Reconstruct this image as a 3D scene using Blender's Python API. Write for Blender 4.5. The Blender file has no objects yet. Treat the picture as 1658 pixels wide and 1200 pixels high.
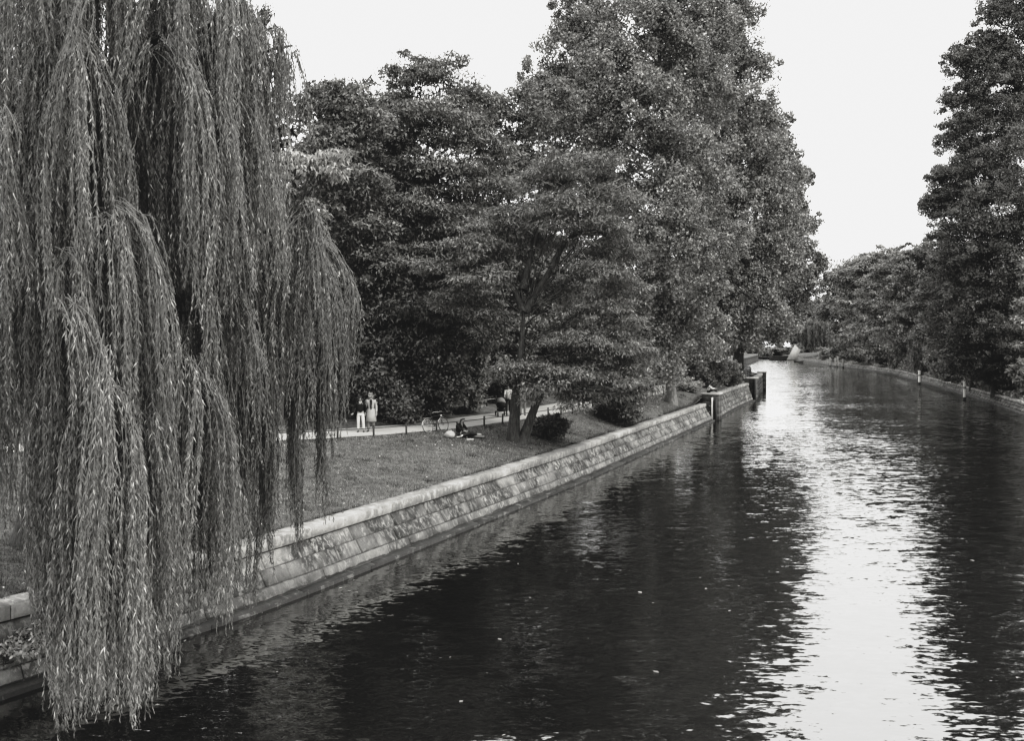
import bpy, math, random
import numpy as np
from mathutils import Vector

random.seed(11)
RS = np.random.RandomState(11)
SC = bpy.context.scene
COL = SC.collection
PI = math.pi

# ------------------------------------------------------------------ camera numbers (metres, water level z = 0)
F, CX, CY, CAMZ = 1436.0, 829.0, 600.0, 6.5
PITCH = math.atan(40.0 / F)
CP, SP = math.cos(PITCH), math.sin(PITCH)


def at(px, py, Y):
    """World point seen at photo pixel (px, py) at depth Y."""
    r, u = (px - CX) / F, (CY - py) / F
    dy, dz = CP + u * SP, -SP + u * CP
    k = Y / dy
    return np.array((r * k, Y, CAMZ + dz * k))


# ------------------------------------------------------------------ objects
def tag(o, label=None, cat=None, group=None, kind=None):
    if label: o['label'] = label
    if cat: o['category'] = cat
    if group: o['group'] = group
    if kind: o['kind'] = kind
    return o


def empty(name, loc=(0, 0, 0), rz=0.0):
    o = bpy.data.objects.new(name, None)
    COL.objects.link(o)
    o.location = tuple(float(c) for c in loc)
    o.rotation_euler = (0, 0, rz)
    o.empty_display_size = 0.2
    return o


def link(name, me, mat=None, parent=None):
    o = bpy.data.objects.new(name, me)
    COL.objects.link(o)
    if mat is not None:
        me.materials.clear()
        for m in (mat if isinstance(mat, (list, tuple)) else [mat]):
            me.materials.append(m)
    if parent is not None:
        o.parent = parent
    return o


def np_mesh(name, V, Fc, shade=None, uv=None, smooth=False):
    """Mesh from numpy: V (n,3), Fc (m,k) all faces with k corners; shade per face; uv per vertex."""
    V = np.ascontiguousarray(V, dtype=np.float32)
    Fc = np.ascontiguousarray(Fc, dtype=np.int32)
    me = bpy.data.meshes.new(name)
    m, k = Fc.shape
    me.vertices.add(len(V)); me.vertices.foreach_set('co', V.ravel())
    me.loops.add(m * k); me.loops.foreach_set('vertex_index', Fc.ravel())
    me.polygons.add(m)
    me.polygons.foreach_set('loop_start', np.arange(0, m * k, k, dtype=np.int32))
    try:
        me.polygons.foreach_set('loop_total', np.full(m, k, dtype=np.int32))
    except Exception:
        pass
    if smooth:
        me.polygons.foreach_set('use_smooth', np.ones(m, dtype=bool))
    me.update(calc_edges=True)
    if shade is not None:
        a = me.attributes.new('shade', 'FLOAT', 'FACE')
        a.data.foreach_set('value', np.ascontiguousarray(shade, dtype=np.float32))
    if uv is not None:
        l = me.uv_layers.new(name='UVMap')
        l.data.foreach_set('uv', np.ascontiguousarray(np.asarray(uv, dtype=np.float32)[Fc.ravel()]).ravel())
    return me


class MB:
    """Collects quads/tubes/boxes/lathes into ONE mesh."""
    def __init__(self):
        self.v, self.f, self.s, self.uv, self.n = [], [], [], [], 0

    def add(self, V, Fc, shade=1.0, uv=None):
        V = np.asarray(V, float)
        Fc = np.asarray(Fc, int)
        if Fc.shape[1] == 3:
            Fc = np.concatenate([Fc, Fc[:, 2:3]], 1)
        self.v.append(V); self.f.append(Fc + self.n); self.n += len(V)
        self.s.append(np.full(len(Fc), shade, float) if np.isscalar(shade) else np.asarray(shade, float))
        self.uv.append(np.zeros((len(V), 2)) if uv is None else np.asarray(uv, float))

    def tube(self, P, R, sides=8, shade=1.0, caps=True, closed=False):
        P = np.asarray(P, float); n = len(P)
        R = np.full(n, R, float) if np.isscalar(R) else np.asarray(R, float)
        if closed:
            T = np.roll(P, -1, 0) - np.roll(P, 1, 0)
        else:
            T = np.gradient(P, axis=0)
        T /= np.linalg.norm(T, axis=1)[:, None] + 1e-9
        avg = np.abs(T).mean(0)
        ref = np.eye(3)[int(np.argmin(avg))]
        A = np.cross(T, ref); A /= np.linalg.norm(A, axis=1)[:, None] + 1e-9
        B = np.cross(T, A)
        th = np.linspace(0, 2 * PI, sides, endpoint=False)
        ring = (A[:, None, :] * np.cos(th)[None, :, None] + B[:, None, :] * np.sin(th)[None, :, None])
        V = (P[:, None, :] + ring * R[:, None, None]).reshape(-1, 3)
        i = np.arange(n if closed else n - 1)[:, None] * sides
        j = np.arange(sides)[None, :]
        i2 = ((np.arange(n if closed else n - 1)[:, None] + 1) % n) * sides
        j2 = (j + 1) % sides
        Fc = np.stack([i + j, i + j2, i2 + j2, i2 + j], -1).reshape(-1, 4)
        ln = np.concatenate([[0], np.cumsum(np.linalg.norm(np.diff(P, axis=0), axis=1))])
        uv = np.stack([np.repeat(ln, sides), np.tile(th, n)], 1)
        self.add(V, Fc, shade, uv)
        if caps and not closed:
            c0 = self.n
            self.add(np.array([P[0], P[-1]]), np.zeros((0, 4), int), np.zeros(0))
            base = c0 - n * sides
            f = [[c0 - self.n + self.n, 0, 0, 0]]
            fs = []
            for q in range(sides):
                q2 = (q + 1) % sides
                fs.append([c0, base + q2, base + q, base + q])
                fs.append([c0 + 1, base + (n - 1) * sides + q, base + (n - 1) * sides + q2, base + (n - 1) * sides + q2])
            self.f.append(np.array(fs)); self.s.append(np.full(len(fs), shade if np.isscalar(shade) else 1.0, float))

    def box(self, c, size, rz=0.0, shade=1.0, bev=0.0, R=None):
        sx, sy, sz = [s / 2 for s in size]
        b = min(bev, sx * .9, sy * .9, sz * .9)
        pts = []
        if b <= 0:
            prof = [(-sz, 0), (sz, 0)]
        else:
            prof = [(-sz, b), (-sz + b, 0), (sz - b, 0), (sz, b)]
        for z, ins in prof:
            x, y = sx - ins, sy - ins
            if b > 0:
                pts += [(-x, -y + b, z), (-x + b, -y, z), (x - b, -y, z), (x, -y + b, z), (x, y - b, z), (x - b, y, z), (-x + b, y, z), (-x, y - b, z)]
            else:
                pts += [(-x, -y, z), (x, -y, z), (x, y, z), (-x, y, z)]
        V = np.array(pts)
        k = 8 if b > 0 else 4
        fs = []
        for r in range(len(prof) - 1):
            for q in range(k):
                q2 = (q + 1) % k
                fs.append([r * k + q, r * k + q2, (r + 1) * k + q2, (r + 1) * k + q])
        top = (len(prof) - 1) * k
        if k == 4:
            fs += [[3, 2, 1, 0], [top, top + 1, top + 2, top + 3]]
        else:
            for o, fl in ((0, True), (top, False)):
                for a in ([0, 1, 2, 3], [0, 3, 4, 7], [4, 5, 6, 7]):
                    fs.append([o + q for q in (a[::-1] if fl else a)])
        if R is not None:
            V = V @ np.asarray(R).T
        ca, sa = math.cos(rz), math.sin(rz)
        V = V @ np.array([[ca, sa, 0], [-sa, ca, 0], [0, 0, 1]])
        self.add(V + np.asarray(c, float), np.array(fs), shade)

    def lathe(self, prof, c=(0, 0, 0), sides=16, shade=1.0, sx=1.0, sy=1.0):
        prof = np.asarray(prof, float)
        th = np.linspace(0, 2 * PI, sides, endpoint=False)
        V = np.stack([prof[:, 0][:, None] * np.cos(th) * sx, prof[:, 0][:, None] * np.sin(th) * sy,
                      np.repeat(prof[:, 1][:, None], sides, 1)], -1).reshape(-1, 3) + np.asarray(c, float)
        n = len(prof)
        i = np.arange(n - 1)[:, None] * sides; j = np.arange(sides)[None, :]; j2 = (j + 1) % sides
        Fc = np.stack([i + j, i + j2, i + sides + j2, i + sides + j], -1).reshape(-1, 4)
        self.add(V, Fc, shade)

    def ball(self, c, r, sides=10, rings=7, shade=1.0):
        r = np.array([r, r, r] if np.isscalar(r) else r, float)
        a = np.linspace(-PI / 2, PI / 2, rings)
        prof = np.stack([np.maximum(np.cos(a), 1e-4), np.sin(a)], 1)
        th = np.linspace(0, 2 * PI, sides, endpoint=False)
        V = np.stack([prof[:, 0][:, None] * np.cos(th), prof[:, 0][:, None] * np.sin(th), np.repeat(prof[:, 1][:, None], sides, 1)], -1).reshape(-1, 3)
        i = np.arange(rings - 1)[:, None] * sides; j = np.arange(sides)[None, :]; j2 = (j + 1) % sides
        Fc = np.stack([i + j, i + j2, i + sides + j2, i + sides + j], -1).reshape(-1, 4)
        self.add(V * r + np.asarray(c, float), Fc, shade)

    def build(self, name, mat, parent=None, smooth=True):
        me = np_mesh(name, np.concatenate(self.v), np.concatenate(self.f), np.concatenate(self.s), np.concatenate(self.uv), smooth)
        me.validate()
        return link(name, me, mat, parent)


# ------------------------------------------------------------------ noise and curves
def _hash(i, j, k):
    h = (i * 374761393 + j * 668265263 + k * 2147483647 + 1013904223) & 0xFFFFFFFF
    h = ((h ^ (h >> 13)) * 1274126177) & 0xFFFFFFFF
    h = h ^ (h >> 16)
    return (h & 0xFFFF) / 65535.0


def noise3(P):
    P = np.asarray(P, float)
    I = np.floor(P).astype(np.int64); fr = P - I; fr = fr * fr * (3 - 2 * fr)
    out = 0
    for dx in (0, 1):
        for dy in (0, 1):
            for dz in (0, 1):
                w = (fr[:, 0] if dx else 1 - fr[:, 0]) * (fr[:, 1] if dy else 1 - fr[:, 1]) * (fr[:, 2] if dz else 1 - fr[:, 2])
                out = out + w * _hash(I[:, 0] + dx, I[:, 1] + dy, I[:, 2] + dz)
    return out


def catmull(P, step):
    """Smooth curve through points, resampled at about equal steps."""
    P = np.asarray(P, float)
    Q = np.concatenate([[2 * P[0] - P[1]], P, [2 * P[-1] - P[-2]]])
    out = []
    for i in range(1, len(Q) - 2):
        t = np.linspace(0, 1, 24, endpoint=False)[:, None]
        a, b, c, d = Q[i - 1], Q[i], Q[i + 1], Q[i + 2]
        out.append(.5 * ((2 * b) + (c - a) * t + (2 * a - 5 * b + 4 * c - d) * t ** 2 + (3 * b - a - 3 * c + d) * t ** 3))
    out = np.concatenate(out + [P[-1:]])
    L = np.concatenate([[0], np.cumsum(np.linalg.norm(np.diff(out, axis=0), axis=1))])
    n = max(2, int(round(L[-1] / step)) + 1)
    s = np.linspace(0, L[-1], n)
    return np.stack([np.interp(s, L, out[:, k]) for k in range(P.shape[1])], 1)


def poly_dist(XY, poly):
    """Distance and side (+1 = left of travel) of points from a 2-D polyline."""
    XY = np.asarray(XY, float)
    best = np.full(len(XY), 1e9); side = np.ones(len(XY))
    for a, b in zip(poly[:-1], poly[1:]):
        d = b - a; L2 = d @ d + 1e-12
        t = np.clip(((XY - a) @ d) / L2, 0, 1)
        v = XY - (a + t[:, None] * d)
        q = np.hypot(v[:, 0], v[:, 1])
        m = q < best
        best[m] = q[m]
        side[m] = np.sign(d[0] * v[m, 1] - d[1] * v[m, 0])
    return best, side


# ------------------------------------------------------------------ materials (a black-and-white photograph: neutral greys)
def g(v):
    return (v, v * 0.99, v * 0.955, 1.0)


class NT:
    def __init__(self, name):
        self.m = bpy.data.materials.new(name)
        self.m.use_nodes = True
        self.t = self.m.node_tree
        self.t.nodes.clear()
        self.out = self.t.nodes.new('ShaderNodeOutputMaterial')

    def n(self, typ, **kw):
        nd = self.t.nodes.new(typ)
        for k, v in kw.items():
            if k.startswith('i_'):
                nd.inputs[int(k[2:]) if k[2:].isdigit() else k[2:].replace('_', ' ')].default_value = v
            else:
                setattr(nd, k, v)
        return nd

    def l(self, a, b):
        self.t.links.new(a, b)

    def math(self, op, a, b=0.0, clamp=False):
        nd = self.n('ShaderNodeMath', operation=op, use_clamp=clamp)
        for i, x in enumerate((a, b)):
            if hasattr(x, 'is_linked') or hasattr(x, 'links'):
                self.l(x, nd.inputs[i])
            else:
                nd.inputs[i].default_value = x
        return nd.outputs[0]

    def ramp(self, fac, stops):
        nd = self.n('ShaderNodeValToRGB')
        e = nd.color_ramp.elements
        while len(e) < len(stops):
            e.new(0.5)
        for el, (p, v) in zip(e, stops):
            el.position = p
            el.color = (v, v, v, 1)
        self.l(fac, nd.inputs[0])
        return nd.outputs[0]

    def noise(self, vec, scale, detail=4.0, rough=0.6, dist=0.0):
        nd = self.n('ShaderNodeTexNoise')
        nd.inputs['Scale'].default_value = scale
        nd.inputs['Detail'].default_value = detail
        nd.inputs['Roughness'].default_value = rough
        nd.inputs['Distortion'].default_value = dist
        if vec is not None:
            self.l(vec, nd.inputs['Vector'])
        return nd.outputs[0]

    def mapping(self, vec, scale=(1, 1, 1), loc=(0, 0, 0), rot=(0, 0, 0)):
        nd = self.n('ShaderNodeMapping')
        nd.inputs['Scale'].default_value = scale
        nd.inputs['Location'].default_value = loc
        nd.inputs['Rotation'].default_value = rot
        self.l(vec, nd.inputs['Vector'])
        return nd.outputs[0]

    def grey(self, val):
        """value -> faintly warm grey colour"""
        nd = self.n('ShaderNodeCombineColor')
        self.l(val, nd.inputs[0])
        self.l(self.math('MULTIPLY', val, 0.99), nd.inputs[1])
        self.l(self.math('MULTIPLY', val, 0.955), nd.inputs[2])
        return nd.outputs[0]

    def bump(self, h, strength, dist=0.02):
        nd = self.n('ShaderNodeBump')
        nd.inputs['Strength'].default_value = strength
        nd.inputs['Distance'].default_value = dist
        self.l(h, nd.inputs['Height'])
        return nd.outputs[0]

    def pbr(self, col, rough=0.8, normal=None, spec=0.3):
        nd = self.n('ShaderNodeBsdfPrincipled')
        nd.inputs['Roughness'].default_value = rough
        nd.inputs['Specular IOR Level'].default_value = spec
        if isinstance(col, tuple):
            nd.inputs['Base Color'].default_value = col
        else:
            self.l(col, nd.inputs['Base Color'])
        if normal is not None:
            self.l(normal, nd.inputs['Normal'])
        return nd.outputs[0]

    def done(self, shader):
        self.l(shader, self.out.inputs[0])
        return self.m


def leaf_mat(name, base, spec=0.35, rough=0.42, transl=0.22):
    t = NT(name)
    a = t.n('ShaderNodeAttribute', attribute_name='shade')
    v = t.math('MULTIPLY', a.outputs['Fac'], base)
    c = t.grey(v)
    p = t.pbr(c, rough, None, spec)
    tr = t.n('ShaderNodeBsdfTranslucent')
    t.l(t.grey(t.math('MULTIPLY', v, 1.25)), tr.inputs[0])
    mx = t.n('ShaderNodeMixShader'); mx.inputs[0].default_value = transl
    t.l(p, mx.inputs[1]); t.l(tr.outputs[0], mx.inputs[2])
    return t.done(mx.outputs[0])


def plain(name, v, rough=0.75, var=0.25, scale=6.0, spec=0.25, bump=0.0):
    """Plain surface with mottling."""
    t = NT(name)
    tc = t.n('ShaderNodeTexCoord')
    n = t.noise(tc.outputs['Object'], scale, 5, 0.65)
    k = t.math('ADD', t.math('MULTIPLY', n, 2 * var), 1 - var)
    c = t.grey(t.math('MULTIPLY', k, v))
    nm = t.bump(t.noise(tc.outputs['Object'], scale * 6, 4, .7), bump, .02) if bump else None
    return t.done(t.pbr(c, rough, nm, spec))


def bark_mat(name, v):
    t = NT(name)
    tc = t.n('ShaderNodeTexCoord')
    vec = t.mapping(tc.outputs['Object'], (9, 9, 1.6))
    n = t.noise(vec, 1.6, 6, .7, .6)
    r = t.ramp(n, [(0.3, .35), (0.5, .9), (0.68, 1.6)])
    big = t.noise(tc.outputs['Object'], .8, 3, .5)
    c = t.math('MULTIPLY', t.math('MULTIPLY', r, v), t.math('ADD', t.math('MULTIPLY', big, .8), .6))
    return t.done(t.pbr(t.grey(c), .9, t.bump(n, .9, .05), .15))
# ------------------------------------------------------------------ render, world, sun, camera
SC.render.engine = 'CYCLES'
SC.view_settings.view_transform = 'Standard'
SC.view_settings.look = 'None'
SC.view_settings.exposure = 0.0
SC.view_settings.gamma = 1.0
# film response of the black-and-white photograph: blacks lifted a little, whites held a little below paper white
SC.view_settings.use_curve_mapping = True
_cm = SC.view_settings.curve_mapping
_cm.use_clip = False
_cm.extend = 'HORIZONTAL'
_c = _cm.curves[3]
_c.points[0].location = (0.0, 0.0078)
_c.points[1].location = (1.0, 0.892)
for _x, _y in ((0.012, 0.0102), (0.028, 0.0195), (0.06, 0.053), (0.12, 0.128), (0.26, 0.315), (0.58, 0.715)):
    _c.points.new(_x, _y)
for _p in _c.points:
    _p.handle_type = 'AUTO_CLAMPED'
_cm.update()

SC.cycles.max_bounces = 6
SC.cycles.diffuse_bounces = 3
SC.cycles.glossy_bounces = 3
SC.cycles.transmission_bounces = 3
SC.cycles.sample_clamp_indirect = 6.0
SC.cycles.use_adaptive_sampling = True
SC.cycles.adaptive_threshold = 0.02
SC.cycles.use_denoising = True

SUN_EL, SUN_AZ = math.radians(42), math.radians(118)      # azimuth clockwise from the view direction: to the right and a little behind
W = bpy.data.worlds.new('World')
SC.world = W
W.use_nodes = True
wt = W.node_tree
wt.nodes.clear()
sky = wt.nodes.new('ShaderNodeTexSky')
sky.sky_type = 'NISHITA'
sky.sun_disc = False
sky.sun_elevation = SUN_EL
sky.sun_rotation = SUN_AZ
sky.dust_density = 4.0
sky.air_density = 1.0
bw = wt.nodes.new('ShaderNodeRGBToBW')
wt.links.new(sky.outputs[0], bw.inputs[0])


def wmath(op, a, b):
    n = wt.nodes.new('ShaderNodeMath'); n.operation = op
    for i, x in enumerate((a, b)):
        if isinstance(x, (int, float)): n.inputs[i].default_value = x
        else: wt.links.new(x, n.inputs[i])
    return n.outputs[0]


tcw = wt.nodes.new('ShaderNodeTexCoord')
sep = wt.nodes.new('ShaderNodeSeparateXYZ')
wt.links.new(tcw.outputs['Generated'], sep.inputs[0])
elev = wmath('MAXIMUM', sep.outputs[2], 0.0)
# thin bright overcast over the clear-sky model: brighter towards the zenith, as a cloud sheet is (radiance before the 0.1 strength)
sheet = wmath('ADD', wmath('MULTIPLY', elev, 15.0), 15.5)
mixv = wmath('ADD', sheet, wmath('MINIMUM', wmath('MULTIPLY', bw.outputs[0], 0.3), 6.0))
cc = wt.nodes.new('ShaderNodeCombineColor')
wt.links.new(mixv, cc.inputs[0]); wt.links.new(wmath('MULTIPLY', mixv, .995), cc.inputs[1]); wt.links.new(wmath('MULTIPLY', mixv, .985), cc.inputs[2])
bg = wt.nodes.new('ShaderNodeBackground')
bg.inputs[1].default_value = 0.1
wt.links.new(cc.outputs[0], bg.inputs[0])
wo = wt.nodes.new('ShaderNodeOutputWorld')
wt.links.new(bg.outputs[0], wo.inputs[0])

sl = bpy.data.lights.new('sun', 'SUN')
sl.energy = 2.4
sl.angle = math.radians(11)
sl.color = (1.0, 0.985, 0.95)
so = bpy.data.objects.new('sun', sl)
COL.objects.link(so)
sd = Vector((math.sin(SUN_AZ) * math.cos(SUN_EL), math.cos(SUN_AZ) * math.cos(SUN_EL), math.sin(SUN_EL)))
so.rotation_euler = (-sd).to_track_quat('-Z', 'Y').to_euler()
so.location = (30, -20, 60)

cam = bpy.data.cameras.new('camera')
cam.sensor_width = 36.0
cam.lens = 36.0 * F / 1658.0
cam.clip_start = 0.1
cam.clip_end = 6000
co = bpy.data.objects.new('camera', cam)
COL.objects.link(co)
co.location = (0, 0, CAMZ)
co.rotation_euler = (PI / 2 - PITCH, 0, 0)
SC.camera = co

# ------------------------------------------------------------------ bank lines (X, Y): where the walls meet the water
LWATER = [(-24, -8), (-19, 1.5), (-13.6, 9.6), (-9.55, 16), (-7.8, 18.9), (-5.95, 22), (-3.56, 27.05), (.79, 36.6), (5.7, 47.9), (17.45, 76.6)]
LW1 = catmull(LWATER, 0.5)
LW2 = catmull([(18.4, 78.4), (23.5, 92.0), (28.6, 104.5)], 0.5)
LW3 = catmull([(29.6, 107.2), (33.2, 118.5), (36.9, 130.0)], 0.5)
LW4 = catmull([(36.0, 131.5), (38.5, 146), (43, 170), (60, 238), (85, 318), (111, 400), (122, 440)], 2.0)
LBANK = np.concatenate([LW1, LW2, LW3, LW4])                # whole left bank
RW = catmull([(2, -30), (14, -2), (26, 24), (37.6, 54), (48.3, 84), (58.7, 114), (75, 164), (89.5, 212), (102, 274), (120, 359), (131, 418), (137, 460)], 0.8)


def normals2(P, left=True):
    T = np.gradient(P, axis=0)
    T /= np.linalg.norm(T, axis=1)[:, None]
    N = np.stack([-T[:, 1], T[:, 0]], 1)
    return N if left else -N


PATH = catmull([(-60, 22), (-40, 27.5), (-26, 31.6), (-18, 34.3), (-12, 37), (-7.56, 39.4), (-5.15, 41.3), (-2.96, 43.4), (-1.09, 46), (3, 53.3), (7.5, 62.8), (11.7, 72),
                (16.6, 83), (24, 101), (30, 118), (37, 146), (41, 172), (57, 240), (80, 320), (104, 400)], 0.8)


def base_z(Y):
    return np.interp(Y, [0, 73.5, 77.5, 103, 107, 2000], [1.42, 1.42, 1.98, 1.98, 2.5, 2.5])


def top_z(Y):
    return np.interp(Y, [0, 60, 110, 2000], [2.35, 2.35, 2.6, 2.6])


_lb = LBANK[::2]
_pp = PATH[::2]


def ground_left(XY):
    XY = np.asarray(XY, float).reshape(-1, 2)
    dw, _ = poly_dist(XY, _lb)
    dp, side = poly_dist(XY, _pp)
    b, t = base_z(XY[:, 1]), top_z(XY[:, 1])
    dw = np.maximum(dw - 1.2, 0)
    k = dw / (dw + dp + 1e-6)
    z = b + (t - b) * np.clip(k, 0, 1)
    far = np.where(side > 0, np.clip(dp - 4.2, 0, 60), 0)
    z = np.where(side > 0, t + np.minimum(far * .11, .9) + far * .012, z)
    P = np.stack([XY[:, 0] * .35, XY[:, 1] * .35, XY[:, 0] * 0], 1)
    z = z + (noise3(P) - .5) * .10 * np.clip(dw / 2, 0, 1) * np.where(side > 0, np.clip(far, 0, 1), np.clip(dp, 0, 1))
    return z


def ground_right(XY):
    XY = np.asarray(XY, float).reshape(-1, 2)
    dw, _ = poly_dist(XY, RW[::3])
    return .98 + np.clip(dw - 1.2, 0, 6) * .30 + np.clip(dw - 7, 0, 80) * .03


def gl(x, y):
    return float(ground_left([(x, y)])[0])


def drop_left(px, py):
    """Point of the left bank seen at a photo pixel."""
    Y = np.linspace(15, 220, 3000)
    P = np.array([at(px, py, y) for y in Y])
    z = ground_left(P[:, :2])
    i = int(np.argmax(P[:, 2] <= z))
    return np.array((P[i, 0], P[i, 1], z[i]))


# ------------------------------------------------------------------ setting materials
def grass_ground_mat():
    t = NT('grass_ground')
    tc = t.n('ShaderNodeTexCoord')
    o = tc.outputs['Object']
    n1 = t.noise(o, .35, 4, .6)
    n2 = t.noise(o, 2.6, 7, .8)
    n3 = t.noise(o, 20, 4, .75)
    v = t.math('MULTIPLY', t.ramp(n1, [(.3, .7), (.7, 1.35)]), t.ramp(n2, [(.3, .4), (.5, .95), (.7, 1.8)]))
    v = t.math('MULTIPLY', v, t.ramp(n3, [(.2, .5), (.8, 1.5)]))
    v = t.math('MULTIPLY', v, .07)
    return t.done(t.pbr(t.grey(v), .95, t.bump(n2, .5, .08), .1))


def path_mat():
    t = NT('path_gravel')
    tc = t.n('ShaderNodeTexCoord')
    o = tc.outputs['Object']
    n1 = t.noise(o, .6, 4, .6)
    n2 = t.noise(o, 40, 3, .8)
    v = t.math('MULTIPLY', t.ramp(n1, [(.3, .8), (.7, 1.12)]), t.ramp(n2, [(.2, .75), (.8, 1.2)]))
    return t.done(t.pbr(t.grey(t.math('MULTIPLY', v, .27)), .9, t.bump(n2, .3, .01), .15))


def stone_mat(name, base, stain=1.0, wet=0.0, joints=True):
    """Old sandstone: per-block tone, lichen, dark streaks that run down the batter, chalky runs; wet darkens below a ragged line."""
    t = NT(name)
    tc = t.n('ShaderNodeTexCoord')
    uv = tc.outputs['UV']
    ob = tc.outputs['Object']
    at_ = t.n('ShaderNodeAttribute', attribute_name='shade')
    fine = t.noise(ob, 22, 6, .75)
    med = t.noise(ob, 2.2, 6, .7, .4)
    v = t.math('MULTIPLY', at_.outputs['Fac'], t.ramp(fine, [(.25, .72), (.75, 1.22)]))
    v = t.math('MULTIPLY', v, t.ramp(med, [(.3, .72), (.7, 1.22)]))
    v = t.math('MULTIPLY', v, t.ramp(t.noise(t.mapping(uv, (.16, .5, 1), (5, 2, 0)), 1.0, 4, .65), [(.32, .62), (.5, 1.0), (.68, 1.22)]))
    v = t.math('MULTIPLY', v, base)
    # dark lichen and moss: patchy areas of speckle
    area = t.ramp(t.noise(t.mapping(uv, (1, 1, 1)), .55, 3, .6), [(.38, .12), (.54, 1)])
    speck = t.ramp(t.noise(t.mapping(uv, (1.8, 1.0, 1)), 3.4, 7, .75, .5), [(.44, 0), (.50, 1)])
    moss = t.math('MULTIPLY', t.math('MULTIPLY', area, speck), .85 * stain, True)
    speck2 = t.ramp(t.noise(t.mapping(uv, (1, 1, 1), (7, 3, 0)), 7.0, 5, .7), [(.60, 0), (.66, 1)])
    moss = t.math('MAXIMUM', moss, t.math('MULTIPLY', speck2, .6 * stain))
    # vertical runs
    runs = t.noise(t.mapping(uv, (7.0, .55, 1)), 1.0, 4, .6)
    dark = t.math('MULTIPLY', t.ramp(runs, [(.52, 0), (.72, 1)]), .55 * stain)
    chalk = t.math('MULTIPLY', t.ramp(t.noise(t.mapping(uv, (1, 1, 1), (3, 9, 0)), 1.3, 6, .7, .6), [(.56, 0), (.62, 1)]), .5 * stain)
    pale = t.math('MULTIPLY', t.ramp(t.noise(t.mapping(uv, (6.0, .5, 1), (31, 0, 0)), 1.0, 4, .65), [(.58, 0), (.70, 1)]), .55 * stain)

    def mixv(a, b, f):
        return t.math('ADD', t.math('MULTIPLY', a, t.math('SUBTRACT', 1.0, f)), t.math('MULTIPLY', b, f))
    v = mixv(v, .30, chalk)
    v = mixv(v, .24, pale)
    v = mixv(v, .05, dark)
    v = mixv(v, .022, moss)
    rough = .85
    if wet:
        sep = t.n('ShaderNodeSeparateXYZ')
        t.l(ob, sep.inputs[0])
        edge = t.math('ADD', sep.outputs[2], t.math('MULTIPLY', t.noise(t.mapping(uv, (1.3, .3, 1)), 1.0, 4, .6), .30))
        w = t.ramp(edge, [(wet, 1), (wet + .015, 0)])
        v = mixv(v, .03, t.math('MULTIPLY', w, .93))
    h = t.math('ADD', t.math('MULTIPLY', fine, .4), med)
    return t.done(t.pbr(t.grey(v), rough, t.bump(h, .55, .03), .25))


LEE0, LEE1 = .42, .52
WAVES = [((.50, 1.2, 1), .10, .8, 1, .10, .11), ((1.25, 3.2, 1), -.14, 1.0, 2, .28, .26), ((2.8, 7.0, 1), .12, 1.0, 2, .32, .30), ((6.5, 14, 1), .2, 1.0, 1, .16, .18)]


def water_mat():
    t = NT('water')
    tc = t.n('ShaderNodeTexCoord')
    o = tc.outputs['Object']
    # ripples as slope fields at several sizes (read straight into the normal, so distant water keeps its sparkle)
    patch = t.ramp(t.noise(t.mapping(o, (.05, .09, 1)), 1.0, 3, .5), [(.35, .55), (.65, 1.2)])
    sp = t.n('ShaderNodeSeparateXYZ'); t.l(o, sp.inputs[0])
    lee = t.math('SUBTRACT', t.math('ADD', sp.outputs[0], 15.3), t.math('MULTIPLY', sp.outputs[1], .426))   # metres out from the left wall: sheltered water there
    lee = t.ramp(t.math('DIVIDE', lee, 22.0), [(0.0, LEE0), (.40, LEE1), (.75, 1.0)])
    far_ = t.ramp(t.math('DIVIDE', sp.outputs[1], 200.0), [(.10, .50), (.30, .72), (.70, 1.0)])
    amp = t.math('MULTIPLY', t.math('MULTIPLY', patch, lee), t.math('MULTIPLY', far_, 2.0))
    sx = sy = None
    for scl, rot, k, det, ax_, ay_ in WAVES:
        nd = t.n('ShaderNodeTexNoise')
        nd.inputs['Scale'].default_value = k; nd.inputs['Detail'].default_value = det; nd.inputs['Roughness'].default_value = .5; nd.inputs['Distortion'].default_value = .4
        t.l(t.mapping(o, scl, rot=(0, 0, rot)), nd.inputs['Vector'])
        c = t.n('ShaderNodeSeparateColor'); t.l(nd.outputs['Color'], c.inputs[0])
        x = t.math('MULTIPLY', t.math('SUBTRACT', c.outputs[0], .5), ax_)
        y = t.math('MULTIPLY', t.math('SUBTRACT', c.outputs[1], .5), ay_)
        sx = x if sx is None else t.math('ADD', sx, x)
        sy = y if sy is None else t.math('ADD', sy, y)
    cb = t.n('ShaderNodeCombineXYZ')
    t.l(t.math('MULTIPLY', sx, amp), cb.inputs[0]); t.l(t.math('MULTIPLY', sy, amp), cb.inputs[1]); cb.inputs[2].default_value = 1.0
    vn = t.n('ShaderNodeVectorMath', operation='NORMALIZE'); t.l(cb.outputs[0], vn.inputs[0])
    nm = vn.outputs[0]
    fr = t.n('ShaderNodeFresnel'); fr.inputs['IOR'].default_value = 1.5
    t.l(nm, fr.inputs['Normal'])
    gl_ = t.n('ShaderNodeBsdfGlossy'); gl_.inputs['Roughness'].default_value = .03
    gl_.inputs['Color'].default_value = (.97, .97, .96, 1)
    t.l(nm, gl_.inputs['Normal'])
    df = t.n('ShaderNodeBsdfDiffuse'); df.inputs['Color'].default_value = g(.006)
    mx = t.n('ShaderNodeMixShader')
    t.l(t.math('ADD', t.math('MULTIPLY', fr.outputs[0], .82), .18), mx.inputs[0]); t.l(df.outputs[0], mx.inputs[1]); t.l(gl_.outputs[0], mx.inputs[2])
    return t.done(mx.outputs[0])


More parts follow.
